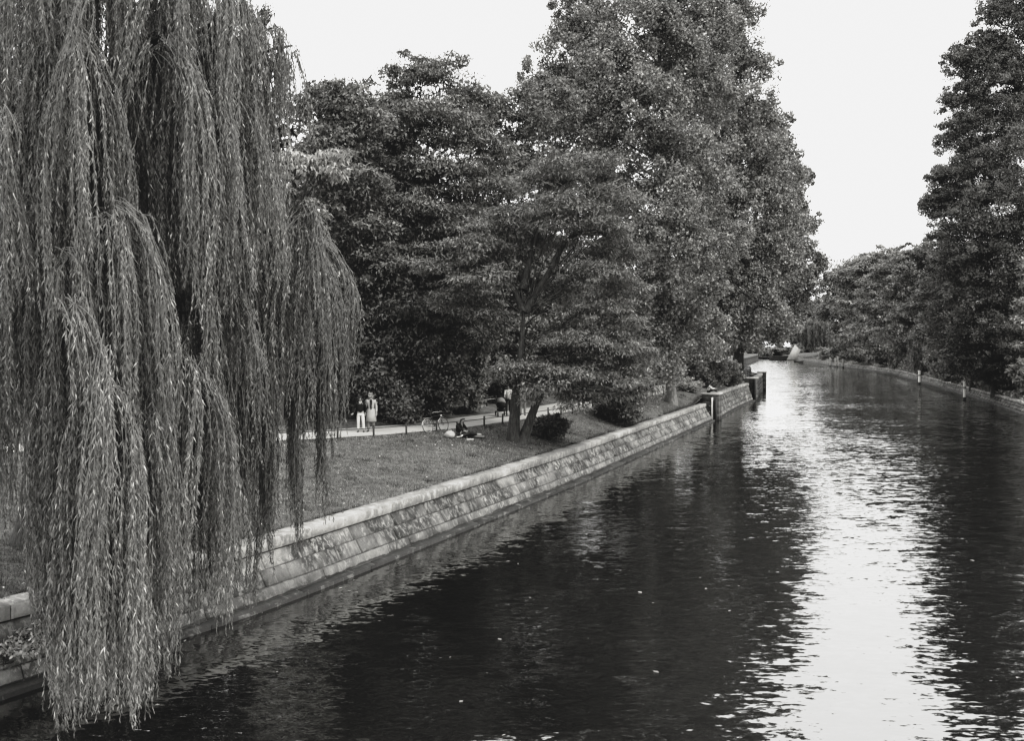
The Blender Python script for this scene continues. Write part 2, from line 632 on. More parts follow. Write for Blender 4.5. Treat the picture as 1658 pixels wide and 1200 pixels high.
M = {}
M['grass_ground'] = grass_ground_mat()
M['path'] = path_mat()
M['coping'] = stone_mat('coping_stone', .235, .55)
M['face'] = stone_mat('wall_stone', .165, 1.1)
M['toe'] = stone_mat('toe_stone', .155, .9, wet=.33)
M['mortar'] = stone_mat('mortar', .07, .6)
M['pier'] = stone_mat('pier_stone', .08, 1.0, wet=.5)
M['water'] = water_mat()
M['iron'] = plain('dark_iron', .025, .55, .3, 8, .4)
M['post_wood'] = plain('fence_post_wood', .035, .8, .35, 14, .2)
M['pale_post'] = plain('weathered_pale_post', .5, .7, .3, 5, .3)
M['grey_post'] = plain('weathered_grey_post', .17, .8, .4, 5, .2)
M['concrete'] = plain('pale_concrete', .22, .8, .2, .8, .2)
M['dark_quay'] = plain('dark_quay', .025, .8, .3, .6, .2)
M['bark'] = bark_mat('bark', .055)
M['bark_pale'] = bark_mat('pale_bark', .14)
M['twig'] = plain('willow_twig', .11, .6, .3, 3, .3)

# ------------------------------------------------------------------ water and ground sheets
mb = MB()
gx = np.concatenate([[-3000, -400], np.linspace(-60, 200, 14), [500, 3000]])
gy = np.concatenate([[-300], np.linspace(-40, 500, 14), [900, 3500]])
XX, YY = np.meshgrid(gx, gy)
V = np.stack([XX.ravel(), YY.ravel(), np.zeros(XX.size)], 1)
nx = len(gx)
Fq = np.array([[j * nx + i, j * nx + i + 1, (j + 1) * nx + i + 1, (j + 1) * nx + i] for j in range(len(gy) - 1) for i in range(nx - 1)])
tag(link('water', np_mesh('water', V, Fq, smooth=True), M['water']), 'dark rippled canal water between the two stone banks', None, None, 'structure')


def bank_sheet(name, line, left, hfun, ts, extra_in, label):
    D = np.array((-.93, .37)) if left else np.array((.93, -.37))
    N = normals2(line, left)
    A = line + N * extra_in
    ts = np.asarray(ts, float)
    P = (A[:, None, :] + D[None, None, :] * ts[None, :, None])
    n, m = len(A), len(ts)
    XY = P.reshape(-1, 2)
    z = hfun(XY)
    V = np.concatenate([XY, z[:, None]], 1)
    i = np.arange(n - 1)[:, None] * m; j = np.arange(m - 1)[None, :]
    Fq = np.stack([i + j, i + m + j, i + m + j + 1, i + j + 1], -1).reshape(-1, 4)
    if not left:
        Fq = Fq[:, ::-1]
    o = link(name, np_mesh(name, V, Fq, smooth=True), M['grass_ground'])
    return tag(o, label, None, None, 'structure')


ext = LW4[-1] + (LW4[-1] - LW4[-2]) / 2 * np.linspace(20, 900, 12)[:, None]
lline = np.concatenate([LW1, LW2, LW3, LW4, ext])
bank_sheet('ground', lline, True, ground_left, [0, .25, .5, 1, 1.5, 2, 2.5, 3, 3.5, 4, 4.5, 5, 5.5, 6, 6.5, 7, 7.5, 8, 8.5, 9, 9.5, 10, 10.7, 11.5, 12.3, 13, 14, 15, 16, 18, 20, 23, 27, 32, 40, 55, 80, 130, 250, 600, 2500],
           1.12, 'grass bank sloping from the path down to the stone canal wall')
extr = RW[-1] + (RW[-1] - RW[-2]) / .8 * np.linspace(20, 900, 12)[:, None]
bank_sheet('ground', np.concatenate([RW[::3], extr]), False, ground_right, [0, .5, 1, 2, 3, 4.5, 6, 8, 11, 15, 22, 35, 60, 120, 300, 800, 2500], 1.0,
           'overgrown bank above the opposite canal wall')
# far end of the canal: ground that closes the view
far = []
gxf = np.linspace(60, 330, 24); gyf = np.array([452, 470, 520, 700, 1500, 4000.])
XX, YY = np.meshgrid(gxf, gyf)
V = np.stack([XX.ravel(), YY.ravel(), np.interp(YY.ravel(), [452, 455, 520, 4000], [.8, 2.2, 3.5, 5])], 1)
Fq = np.array([[j * 24 + i, j * 24 + i + 1, (j + 1) * 24 + i + 1, (j + 1) * 24 + i] for j in range(5) for i in range(23)])
tag(link('ground', np_mesh('ground', V, Fq, smooth=True), M['grass_ground']), 'low bank where the canal bends away at its far end', None, None, 'structure')

# path on the left bank: a sheet 3 cm above the ground
PN = normals2(PATH, True)
ws = np.linspace(.35, 4.1, 8)
P = PATH[:, None, :] + PN[:, None, :] * ws[None, :, None]
wob = (noise3(np.stack([PATH[:, 0], PATH[:, 1], 0 * PATH[:, 0]], 1) * .7) - .5) * .3
P[:, 0, :] += PN * wob[:, None]
XY = P.reshape(-1, 2)
V = np.concatenate([XY, (ground_left(XY) + .03)[:, None]], 1)
n, m = len(PATH), len(ws)
i = np.arange(n - 1)[:, None] * m; j = np.arange(m - 1)[None, :]
Fq = np.stack([i + j, i + m + j, i + m + j + 1, i + j + 1], -1).reshape(-1, 4)
tag(link('path', np_mesh('path', V, Fq, smooth=True), M['path']), 'pale gravel footpath behind the low fence on the grass bank', None, None, 'structure')


# ------------------------------------------------------------------ battered stone walls
def wall_strip(mbx, line, N, prof, shade=1.0, s0=0.0):
    """Sweep a profile [(inset, z)] along the line."""
    prof = np.asarray(prof, float)
    n, m = len(line), len(prof)
    V = np.concatenate([(line[:, None, :] + N[:, None, :] * prof[None, :, :1]), np.repeat(prof[None, :, 1:], n, 0)], -1).reshape(-1, 3)
    L = np.concatenate([[0], np.cumsum(np.linalg.norm(np.diff(line, axis=0), axis=1))]) + s0
    pv = np.concatenate([[0], np.cumsum(np.linalg.norm(np.diff(prof, axis=0), axis=1))])
    uv = np.stack([np.repeat(L, m), np.tile(pv, n)], 1)
    i = np.arange(n - 1)[:, None] * m; j = np.arange(m - 1)[None, :]
    Fq = np.stack([i + j, i + m + j, i + m + j + 1, i + j + 1], -1).reshape(-1, 4)
    mbx.add(V, Fq, shade, uv)


def stones(mbx, line, N, a, b, length, rng, depth=.05, joint=.018, proud=.03, tone=.22, round_=0.012, off=0.0):
    """One course of separate dressed stones between profile points a (lower) and b (upper)."""
    L = np.concatenate([[0], np.cumsum(np.linalg.norm(np.diff(line, axis=0), axis=1))])

    def pos(s):
        return np.array([np.interp(s, L, line[:, 0]), np.interp(s, L, line[:, 1])]), np.array([np.interp(s, L, N[:, 0]), np.interp(s, L, N[:, 1])])
    a, b = np.array(a, float), np.array(b, float)
    d = b - a; dl = np.linalg.norm(d); d /= dl
    out = np.array((-d[1], d[0]))                       # profile plane: towards the water and up
    if out[0] > 0: out = -out
    s = off
    while s < L[-1] - .05:
        ln = length * rng.uniform(.7, 1.35)
        e = min(s + ln, L[-1])
        pr = rng.uniform(-proud * .3, proud)
        tilt = rng.uniform(-.006, .006)
        tn = 1 + rng.uniform(-tone, tone)
        nseg = max(1, int((e - s) / .6))
        ss = np.concatenate([[s + joint / 2], np.linspace(s + joint / 2 + round_, e - joint / 2 - round_, nseg + 1), [e - joint / 2]])
        vv = np.array([joint / 2, joint / 2 + round_, dl - joint / 2 - round_, dl - joint / 2])
        V, uv = [], []
        for ai, sv in enumerate(ss):
            p, nn = pos(sv)
            for bi, v in enumerate(vv):
                edge = ai in (0, len(ss) - 1) or bi in (0, 3)
                q = a + d * v + out * ((-.02 if edge else pr) + (tilt if ai > len(ss) / 2 else -tilt))
                V.append((p[0] + nn[0] * q[0], p[1] + nn[1] * q[0], q[1])); uv.append((sv, v + a[1] * 2))
        Fq = [[i * 4 + j, (i + 1) * 4 + j, (i + 1) * 4 + j + 1, i * 4 + j + 1] for i in range(len(ss) - 1) for j in range(3)]
        mbx.add(V, np.array(Fq), tn, uv)
        s = e


def stone_wall(line, zc, label, group, left=True, seed=1, detail=True, cat='canal wall'):
    rng = random.Random(seed)
    root = empty('canal_wall', (0, 0, 0))
    tag(root, label, cat, group)
    N = normals2(line, left)
    k = zc / 1.3
    A = [(.72, zc - .33), (.27, .42)]                   # the battered face, top and bottom
    back = MB()
    wall_strip(back, line, N, [(-.10, -.8), (-.10, .07), (.13, .11), (.30, .41), (.74, zc - .33), (1.28, zc - .30)])
    o = back.build('core', M['mortar'], root, False)
    cop = MB()
    stones(cop, line, N, (.655, zc - .31), (.645, zc - .015), 1.35, rng, joint=.010, proud=.022, tone=.14, round_=.02)
    # coping top slabs share the joints' rhythm (same seed)
    rng2 = random.Random(seed)
    stones(cop, line, N, (.67, zc - .012), (1.24, zc), 1.35, rng2, joint=.010, proud=.008, tone=.14, round_=.012)
    cop.build('coping', M['coping'], root, False)
    fc = MB()
    nC = 2 if zc < 1.8 else 3
    for c in range(nC):
        t0, t1 = c / nC, (c + 1) / nC
        lo = (A[1][0] + (A[0][0] - A[1][0]) * t0, A[1][1] + (A[0][1] - A[1][1]) * t0)
        hi = (A[1][0] + (A[0][0] - A[1][0]) * t1, A[1][1] + (A[0][1] - A[1][1]) * t1)
        stones(fc, line, N, lo, hi, .95, rng, off=rng.uniform(0, .4), proud=.035, tone=.32)
    fc.build('facing', M['face'], root, False)
    toe = MB()
    stones(toe, line, N, (.12, .14), (.23, .42), 1.5, rng, off=0, proud=.03, tone=.16, round_=.03)
    toe.build('toe_course', M['toe'], root, False)
    led = MB()
    stones(led, line, N, (-.13, -.25), (-.13, .095), 2.6, rng, off=0, proud=.03, tone=.3)
    stones(led, line, N, (-.12, .10), (.13, .135), 2.6, rng, off=0, proud=.01, tone=.3)
    led.build('waterline_ledge', M['dark_ledge'], root, False)
    return root


M['dark_ledge'] = stone_mat('wet_ledge', .03, .6)
wall1 = stone_wall(LW1, 1.50, 'long battered sandstone wall below the lawn with pale coping and lichen stains', None, True, 3)
wall2 = stone_wall(LW2, 2.10, 'short taller stretch of battered stone wall between the two piers', None, True, 5)

# bastion: upright dark wall beyond the second pier
rt = empty('bastion_wall', (0, 0, 0))
tag(rt, 'dark upright stone bastion jutting into the canal beyond the second pier', 'canal wall')
rng = random.Random(9)
N3 = normals2(LW3, True)
bk = MB(); wall_strip(bk, LW3, N3, [(.02, -.8), (.16, 2.25), (1.3, 2.3)]); bk.build('core', M['mortar'], rt, False)
fc = MB()
for q in range(5):
    stones(fc, LW3, N3, (.0 + .03 * q, -.1 + .46 * q), (.03 + .03 * q, -.1 + .46 * (q + 1)), 1.0, rng, off=rng.uniform(0, .4), tone=.25)
fc.build('facing', M['pier'], rt, False)
cp = MB(); stones(cp, LW3, N3, (.08, 2.2), (.08, 2.5), 1.3, rng, tone=.1); stones(cp, LW3, N3, (.09, 2.505), (.75, 2.52), 1.3, rng, tone=.1)
cp.build('coping', M['coping'], rt, False)
# return face at the far end of the bastion
e0, e1 = LW3[-1], LW4[0] + np.array((-3.0, 1.2))
ret = np.stack([np.linspace(e0[0], e1[0], 8), np.linspace(e0[1], e1[1], 8)], 1)
rf = MB(); wall_strip(rf, ret, normals2(ret, True), [(0, -.8), (.1, 2.5), (.8, 2.52)]); rf.build('return_face', M['pier'], rt, False)

# low far walls on both sides
far_l = empty('far_canal_wall'); tag(far_l, 'low stone quay curving away below the dark railing', 'canal wall')
N4 = normals2(LW4, True)
b4 = MB(); wall_strip(b4, LW4, N4, [(0, -.8), (.15, 2.2), (.0, 2.22), (.0, 2.5), (1.2, 2.52)]); b4.build('facing', M['pier'], far_l, False)

wr = empty('opposite_canal_wall'); tag(wr, 'long low stone wall along the opposite bank under overhanging trees', 'canal wall')
NR = normals2(RW, False)
rngr = random.Random(21)
bR = MB(); wall_strip(bR, RW, NR, [(.0, -.8), (.02, .1), (.35, .14), (.75, .72), (1.4, .8)]); bR.build('core', M['mortar'], wr, False)
fR = MB(); stones(fR, RW, NR, (.30, .16), (.50, .44), 1.6, rngr, tone=.3); stones(fR, RW, NR, (.50, .44), (.68, .72), 1.6, rngr, tone=.3)
fR.build('facing', M['toe'], wr, False)
cR = MB(); stones(cR, RW, NR, (.62, .74), (.62, .98), 1.6, rngr, tone=.12); stones(cR, RW, NR, (.63, .985), (1.15, 1.0), 1.6, rngr, tone=.12)
cR.build('coping', M['coping'], wr, False)
lR = MB(); wall_strip(lR, RW, NR, [(-.05, -.5), (-.05, .09), (.34, .12)]); lR.build('waterline_ledge', M['dark_ledge'], wr, False)
# ------------------------------------------------------------------ foliage
M['leaf_willow'] = leaf_mat('willow_leaf', .155, .14, .42, .16)
M['leaf_locust'] = leaf_mat('locust_leaf', .135, .10, .5, .18)
M['leaf_broad'] = leaf_mat('broad_leaf', .135, .12, .45, .16)
M['leaf_poplar'] = leaf_mat('poplar_leaf', .165, .25, .38, .16)
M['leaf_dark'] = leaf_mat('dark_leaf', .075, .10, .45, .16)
M['leaf_light'] = leaf_mat('light_leaf', .24, .15, .45, .22)
M['leaf_far'] = leaf_mat('far_leaf', .175, .10, .5, .16)


def unit(v):
    return v / (np.linalg.norm(v, axis=-1, keepdims=True) + 1e-9)


def leaves(C, R, n, L, Wd, rng, droop=.3, up=.6, outw=.5, shell=.55, var=.35, glint=.04, tri=True, cshade=None, jit=.8):
    """n leaves in each clump: centre C (k,3), radii R (k,3)."""
    k = len(C)
    idx = np.repeat(np.arange(k), n)
    m = len(idx)
    d = unit(rng.normal(size=(m, 3)))
    rad = shell + (1 - shell) * rng.rand(m) if shell < 1 else np.ones(m)
    rad = np.where(rng.rand(m) < .35, rng.rand(m) ** .5, rad)
    P = C[idx] + d * R[idx] * rad[:, None]
    ax = unit(d * np.array((1, 1, .4)) * outw + rng.normal(size=(m, 3)) * jit * .6 + np.array((0, 0, -droop)))
    nr = unit(np.array((0, 0, up)) + d * .5 + rng.normal(size=(m, 3)) * jit * .6)
    b = unit(np.cross(nr, ax))
    l = (L * rng.uniform(.65, 1.3, m))[:, None]
    w = (Wd * rng.uniform(.7, 1.3, m))[:, None]
    cs = np.ones(k) if cshade is None else cshade
    sh = cs[idx] * rng.uniform(1 - var, 1 + var, m)
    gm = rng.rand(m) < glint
    sh = np.where(gm, sh * rng.uniform(1.4, 2.2, m), sh)  # random leaves brightened: glints of light put into the leaf colour
    if tri:
        V = np.stack([P - b * w * .6, P + b * w * .6, P + ax * l], 1).reshape(-1, 3)
        Fc = np.arange(3 * m).reshape(-1, 3)
    else:
        V = np.stack([P, P + ax * l * .45 + b * w * .5, P + ax * l, P + ax * l * .45 - b * w * .5], 1).reshape(-1, 3)
        Fc = np.arange(4 * m).reshape(-1, 4)
    return V, Fc, sh


def clump_centres(lobes, density, rng, gate=.0, gscale=.35, low=.6, inner=.5):
    """Clump centres through the outer part of each lobe (cx, cy, cz, rx, ry, rz); a noise gate leaves gaps."""
    out, lob = [], []
    for li, q in enumerate(lobes):
        c, r = np.array(q[:3]), np.array(q[3:6])
        area = 4 * PI * ((r[0] * r[1]) ** 1.6 / 3 + (r[0] * r[2]) ** 1.6 / 3 + (r[1] * r[2]) ** 1.6 / 3) ** (1 / 1.6)
        n = max(6, int(area * density))
        d = unit(rng.normal(size=(n, 3)))
        d[:, 2] = np.where((d[:, 2] < 0) & (rng.rand(n) < 1 - low), -d[:, 2], d[:, 2])
        rad = inner + (1 - inner) * rng.rand(n) ** .6
        wob = .82 + .36 * noise3(c + d * 2.2 + li * 7.3)
        P = c + d * r * (rad * wob)[:, None]
        if gate > 0:
            P_keep = noise3(P * gscale + 11.7) > gate
        else:
            P_keep = np.ones(n, bool)
        out.append(P[P_keep]); lob.append(np.full(P_keep.sum(), li))
    return np.concatenate(out), np.concatenate(lob)


def bez(a, b, c, n=8):
    t = np.linspace(0, 1, n)[:, None]
    return (1 - t) ** 2 * a + 2 * t * (1 - t) * b + t * t * c


def rim_lobes(lst, Y0, tz=1.0):
    """Lobes given by where they stand in the photo: (px, py, rx, ry, depth offset) -> metres."""
    out = []
    for q in lst:
        px, py, rx, ry = q[:4]
        Y = Y0 + (q[4] if len(q) > 4 else 0)
        c = at(px, py, Y)
        s = Y / F
        out.append((c[0], c[1], c[2], rx * s, rx * s * .8 * tz, ry * s))
    return out


def make_tree(name, label, base, lobes, leafm, seed, density=.8, n_leaf=60, L=.22, Wd=.13, cr=(.7, .7, .45), group=None, cat='tree', gate=.0, gscale=.35,
              trunk_r=.3, top_frac=.75, lean=None, bark='bark', droop=.3, up=.6, outw=.5, twigs=.25, tri=True, extra_trunks=(), jit=.8, low=.6, inner=.5,
              cvar=.3, limb_r=.09, glint=.04, var=.35, limbs=True, limb_from=.25, origin=True, trunk_path=None, spray=.16):
    rng = np.random.RandomState(seed)
    base = np.array(base, float)
    root = empty(name, base)
    tag(root, label, cat, group)
    lobes = [tuple(np.concatenate([np.array(q[:3]) - base, q[3:6]])) for q in lobes]
    C, lob = clump_centres(lobes, density, rng, gate, gscale, low, inner)
    C = C[C[:, 2] > .15]
    R = np.array(cr)[None, :] * rng.uniform(.6, 1.35, (len(C), 1)) * np.ones(3)
    # loose sprays that break the outline
    ns = int(len(C) * spray)
    if ns:
        pick = rng.choice(len(lobes), ns)
        lo = np.array(lobes)
        d = unit(rng.normal(size=(ns, 3))); d[:, 2] = np.where(rng.rand(ns) < .65, np.abs(d[:, 2]), d[:, 2])
        Cs = lo[pick, :3] + d * lo[pick, 3:6] * rng.uniform(1.02, 1.38, (ns, 1))
        C = np.concatenate([C, Cs]); R = np.concatenate([R, np.array(cr)[None] * rng.uniform(.35, .7, (ns, 1))])
        ok_ = C[:, 2] > .15; C = C[ok_]; R = R[ok_]
    cs = rng.uniform(1 - cvar, 1 + cvar, len(C))
    V, Fc, sh = leaves(C, R, n_leaf, L, Wd, rng, droop, up, outw, .5, var, glint, tri, cs, jit)
    V[:, 2] = np.maximum(V[:, 2], .02 + .05 * rng.rand(len(V)))
    link('crown', np_mesh('crown', V, Fc, sh), M[leafm], root)
    # trunk and limbs
    w = MB()
    zt = max(q[2] + q[5] * .3 for q in lobes) * top_frac
    ctr = np.mean([q[:3] for q in lobes], axis=0)
    if trunk_path is None:
        tp = np.array([(0, 0, -.4), (0, 0, .15), (ctr[0] * .08, ctr[1] * .08, zt * .25), (ctr[0] * .3, ctr[1] * .3, zt * .6), (ctr[0] * .7, ctr[1] * .7, zt)])
    else:
        tp = np.asarray(trunk_path, float) - base
    tp = catmull(tp, max(.25, zt / 24))
    tp[:, :2] += (noise3(np.stack([tp[:, 2] * .5, tp[:, 2] * 0 + seed, tp[:, 2] * 0], 1))[:, None] - .5) * trunk_r * .6
    f = np.linspace(0, 1, len(tp))
    tr = trunk_r * (1 - .85 * f ** .9) * (1 + .55 * np.exp(-np.maximum(tp[:, 2], 0) / (trunk_r * 1.6)))
    w.tube(tp, tr, 10)
    for ep in extra_trunks:
        e = catmull(np.asarray(ep[0], float) - base, .35)
        ff = np.linspace(0, 1, len(e))
        w.tube(e, ep[1] * (1 - .75 * ff) * (1 + .4 * np.exp(-ff * 12)), 9)
    if limbs:
        for li, q in enumerate(lobes):
            c = np.array(q[:3])
            zz = tp[:, 2]
            hz = np.clip(c[2] - .7 * np.linalg.norm(c[:2] - ctr[:2]) - q[5] * .5, zt * limb_from, zt * .95)
            s = tp[int(np.argmin(np.abs(zz - hz)))]
            mid = (s + c) / 2 + np.array((0, 0, -.06 * np.linalg.norm(c - s))) + rng.normal(size=3) * .25
            b = bez(s, mid, c, 9) + np.concatenate([np.zeros((1, 3)), rng.normal(size=(8, 3)) * .07])
            w.tube(b, np.linspace(limb_r, limb_r * .3, 9), 6, caps=False)
            own = C[np.linalg.norm((C - c) / np.array(q[3:6]), axis=1) < 1.4]
            k = int(len(own) * twigs)
            if k and len(own):
                for ti in rng.choice(len(own), k, replace=False):
                    e = own[ti]
                    s2 = b[rng.randint(3, 9)]
                    m2 = (s2 + e) / 2 + rng.normal(size=3) * .2 + np.array((0, 0, .1))
                    w.tube(bez(s2, m2, e, 5), np.linspace(limb_r * .28, .012, 5), 4, caps=False)
    w.build('trunk', M[bark], root)
    return root


def copy_tree(o, loc, rz, sc, label):
    c = o.copy(); COL.objects.link(c)
    c.location = tuple(float(v) for v in loc); c.rotation_euler = (0, 0, rz); c.scale = (sc[0], sc[0], sc[1])
    c['label'] = label
    for ch in o.children:
        d = ch.copy(); COL.objects.link(d); d.parent = c
    return c


# ------------------------------------------------------------------ the willow
def make_willow():
    rng = np.random.RandomState(5)
    base = np.array((-11.7, 22.2, 0.0)); base[2] = gl(base[0], base[1])
    root = empty('willow_tree', base)
    tag(root, 'huge weeping willow whose long leafy strands hang down to the water', 'tree')
    # domes: xc, half width, top y, fall at rim, depth, half depth, bottom y, spread, bundles
    domes = [
        (40, 95, -150, 90, 17.0, 2.2, 470, 150, 30), (130, 90, -60, 80, 16.5, 2.0, 400, 120, 26), (215, 105, -170, 80, 17.5, 2.4, 420, 150, 34), (315, 92, -80, 90, 18.0, 2.2, 480, 130, 32),
        (378, 52, 18, 80, 18.6, 1.6, 440, 90, 24), (440, 38, 40, 60, 18.8, .9, 225, 50, 12), (470, 20, 70, 50, 18.8, .5, 220, 30, 4), (110, 60, 60, 80, 15.6, 1.3, 430, 100, 16), (265, 60, 55, 70, 16.0, 1.4, 430, 90, 18),
        (15, 50, 180, 90, 15.2, 1.2, 560, 110, 16), (340, 60, 140, 80, 17.0, 1.4, 520, 100, 16), (396, 34, 200, 90, 17.6, 1.0, 520, 70, 12),
        (-40, 90, -120, 120, 20.0, 1.5, 600, 120, 22), (120, 120, -20, 120, 21.0, 1.5, 640, 120, 26), (300, 120, 0, 120, 21.5, 1.5, 660, 100, 26), (385, 46, 130, 80, 20.8, 1.2, 640, 90, 12),
        (185, 76, 366, 62, 14.9, 1.2, 1010, 110, 36), (112, 52, 425, 80, 14.7, 1.1, 1070, 80, 22), (20, 45, 335, 90, 15.4, 1.2, 820, 70, 16), (60, 45, 470, 80, 15.8, 1.2, 760, 90, 10),
        (492, 74, 365, 105, 19.0, 1.5, 600, 95, 50), (385, 58, 468, 80, 17.6, 1.3, 640, 90, 18), (305, 52, 500, 70, 17.0, 1.2, 800, 110, 18),
        (300, 58, 583, 60, 16.0, 1.1, 930, 90, 22), (112, 36, 500, 90, 14.0, .8, 1110, 45, 15), (165, 42, 590, 90, 13.8, .8, 1125, 45, 17), (140, 46, 690, 80, 14.0, .8, 1130, 40, 12), (205, 34, 700, 70, 14.0, .7, 1090, 50, 10), (225, 45, 640, 60, 14.8, .9, 1030, 60, 16), (325, 36, 640, 60, 17.2, .8, 820, 90, 8),
        (140, 60, 800, 70, 14.2, .7, 1150, 30, 12),
    ]
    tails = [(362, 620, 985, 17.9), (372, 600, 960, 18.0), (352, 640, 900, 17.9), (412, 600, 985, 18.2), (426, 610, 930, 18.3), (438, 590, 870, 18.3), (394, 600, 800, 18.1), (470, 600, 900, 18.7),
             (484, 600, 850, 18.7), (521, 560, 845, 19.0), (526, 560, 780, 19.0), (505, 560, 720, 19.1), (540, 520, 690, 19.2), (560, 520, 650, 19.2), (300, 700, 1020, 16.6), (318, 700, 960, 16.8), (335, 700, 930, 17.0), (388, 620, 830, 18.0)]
    starts = []        # start, apex or None, bottom z, out dir
    for xc, w_, y0, fall, dc, dw, yb, sp, nb in domes:
        nsub = max(3, int(round(nb / 4.5)))
        a0 = rng.uniform(0, 2 * PI)
        arch = [(a0 + 2 * PI * (q + rng.uniform(-.35, .35)) / nsub, rng.uniform(.65, 1.18), rng.normal() * 22, rng.uniform(.55, 1.35)) for q in range(nsub)]
        for b in range(nb):
            a, ln_, dy_, fk = arch[b % nsub]
            r = rng.uniform(.25, 1.0) ** .7 * ln_
            a = a + rng.normal() * .10 / max(r, .3)
            u, v = r * math.cos(a), r * math.sin(a)
            A = at(xc + rng.normal() * 4, y0 + dy_, dc)
            Pb = at(xc + u * w_, y0 + dy_ + fall * fk * (r / ln_) ** 2 * ln_ + rng.normal() * 8, dc + v * dw)
            zb = at(xc + u * w_, yb + rng.uniform(-sp, sp) * 1.25, dc + v * dw)[2]
            starts.append((Pb, A, zb, rng.randint(5, 11), .075))
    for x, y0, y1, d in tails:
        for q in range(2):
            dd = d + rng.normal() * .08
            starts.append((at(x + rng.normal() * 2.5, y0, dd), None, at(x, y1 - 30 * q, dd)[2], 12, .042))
    VV, FF, SS, n0 = [], [], [], 0
    tw = MB()
    for Pb, A, zb, ns, spread in starts:
        if Pb[2] - zb < .5: continue
        tone = rng.uniform(.65, 1.3) if A is not None else rng.uniform(.35, .6)  # tails are darker: the shade they hang in is put into the leaf colour
        bsway = rng.normal(size=2) * (.11 if A is not None else .06)
        tilt = rng.normal(size=2) * ((.045 if zb > 3 else .022) if A is not None else .008)
        ph = rng.uniform(0, 6)
        for q in range(ns):
            off = np.array((rng.normal() * spread, rng.normal() * spread, rng.normal() * .15))
            S = Pb + off
            ln = (S[2] - zb) * (1 - .55 * rng.rand() ** 1.8)
            if q == 0: ln = S[2] - zb
            seg = []
            if A is not None:
                t0 = rng.uniform(.15, .6)
                t = np.linspace(t0, 1, 7)[:-1]
                Aq = A + rng.normal(size=3) * np.array((.12, .12, .1))
                H_ = (S - Aq)
                seg.append(np.stack([Aq[0] + H_[0] * t, Aq[1] + H_[1] * t, Aq[2] + H_[2] * t ** 2.2], 1))
                od = H_[:2] / (np.linalg.norm(H_[:2]) + 1e-6)
            else:
                od = rng.normal(size=2) * .2
            s = np.linspace(0, ln, 9)
            k = .22 * (1 - np.exp(-s / .35))
            sw = s[:, None] * tilt[None, :] + np.sin(s * .9 + ph)[:, None] * bsway[None, :] + np.sin(s * 2.1 + q)[:, None] * .025
            seg.append(np.stack([S[0] + od[0] * k + sw[:, 0] - sw[0, 0], S[1] + od[1] * k + sw[:, 1] - sw[0, 1], S[2] - s], 1))
            P = np.concatenate(seg)
            P[:, 2] = np.maximum(P[:, 2], .25)
            tw.tube(P - base, np.linspace(.010, .003, len(P)), 3, caps=False)
            cl = np.concatenate([[0], np.cumsum(np.linalg.norm(np.diff(P, axis=0), axis=1))])
            m = int(cl[-1] / .036)
            if m < 3: continue
            sv = np.linspace(.05, cl[-1], m) + rng.uniform(-.015, .015, m)
            Q = np.stack([np.interp(sv, cl, P[:, c]) for c in range(3)], 1)
            T = np.stack([np.interp(sv + .03, cl, P[:, c]) for c in range(3)], 1) - np.stack([np.interp(sv - .03, cl, P[:, c]) for c in range(3)], 1)
            T = unit(T)
            az = rng.uniform(0, 2 * PI, m)
            side = np.stack([np.cos(az), np.sin(az), np.zeros(m)], 1)
            ax = unit(T * rng.uniform(.5, 1.3, (m, 1)) + side * rng.uniform(.25, .85, (m, 1)) + np.array((0, 0, -.45)))
            nr = unit(np.cross(ax, T) * .3 + rng.normal(size=(m, 3)))
            bb = unit(np.cross(nr, ax))
            L = (rng.uniform(.075, .15, m) * (.6 + .4 * np.clip((cl[-1] - sv) / .5, 0, 1)))[:, None]
            Wd = rng.uniform(.014, .023, m)[:, None]
            V = np.stack([Q, Q + ax * L * .4 + bb * Wd * .5, Q + ax * L + np.array((0, 0, -.01)), Q + ax * L * .4 - bb * Wd * .5], 1).reshape(-1, 3)
            VV.append(V - base); FF.append(np.arange(4 * m).reshape(-1, 4) + n0); n0 += 4 * m
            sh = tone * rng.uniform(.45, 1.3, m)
            gm = rng.rand(m) < .08  # brighter leaves: pale undersides, and glints of light put into the colour
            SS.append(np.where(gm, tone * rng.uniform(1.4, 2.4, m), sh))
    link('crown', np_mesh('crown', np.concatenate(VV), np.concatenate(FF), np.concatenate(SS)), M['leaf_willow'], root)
    tw.build('hanging_twigs', M['twig'], root)
    # trunk and arching limbs
    w = MB()
    tp = catmull([(0, 0, -.5), (0, 0, .2), (.1, -.1, 2.2), (.5, -.3, 4.6), (.9, -.6, 7.5), (1.2, -.8, 11)], .4)
    f = np.linspace(0, 1, len(tp))
    w.tube(tp, .62 * (1 - .65 * f) * (1 + .5 * np.exp(-np.maximum(tp[:, 2], 0) / .5)), 14)
    for xc, w_, y0, fall, dc, dw, yb, sp, nb in domes:
        A = at(xc, y0, dc) - base
        z0 = np.clip(A[2] - 3.5, 2.2, 10.5)
        s = tp[int(np.argmin(np.abs(tp[:, 2] - z0)))]
        mid = s * .45 + A * .55 + np.array((0, 0, .22 * np.linalg.norm(A - s)))
        b = bez(s, mid, A + np.array((0, 0, -.05)), 14)
        b += (np.stack([noise3(b * .8 + q * 9) for q in range(3)], 1) - .5) * .25
        b[0] = s
        w.tube(b, np.linspace(.15, .022, 14), 8, caps=False)
        for q in range(5):
            a = rng.uniform(0, 2 * PI)
            e = at(xc + w_ * .9 * math.cos(a), y0 + fall * .8, dc + dw * .9 * math.sin(a)) - base
            m = b[rng.randint(9, 13)]
            c = (m + e) / 2 + np.array((0, 0, .25))
            w.tube(bez(m, c, e, 7), np.linspace(.02, .006, 7), 5, caps=False)
    w.build('trunk', M['bark'], root)
    return root


willow = make_willow()

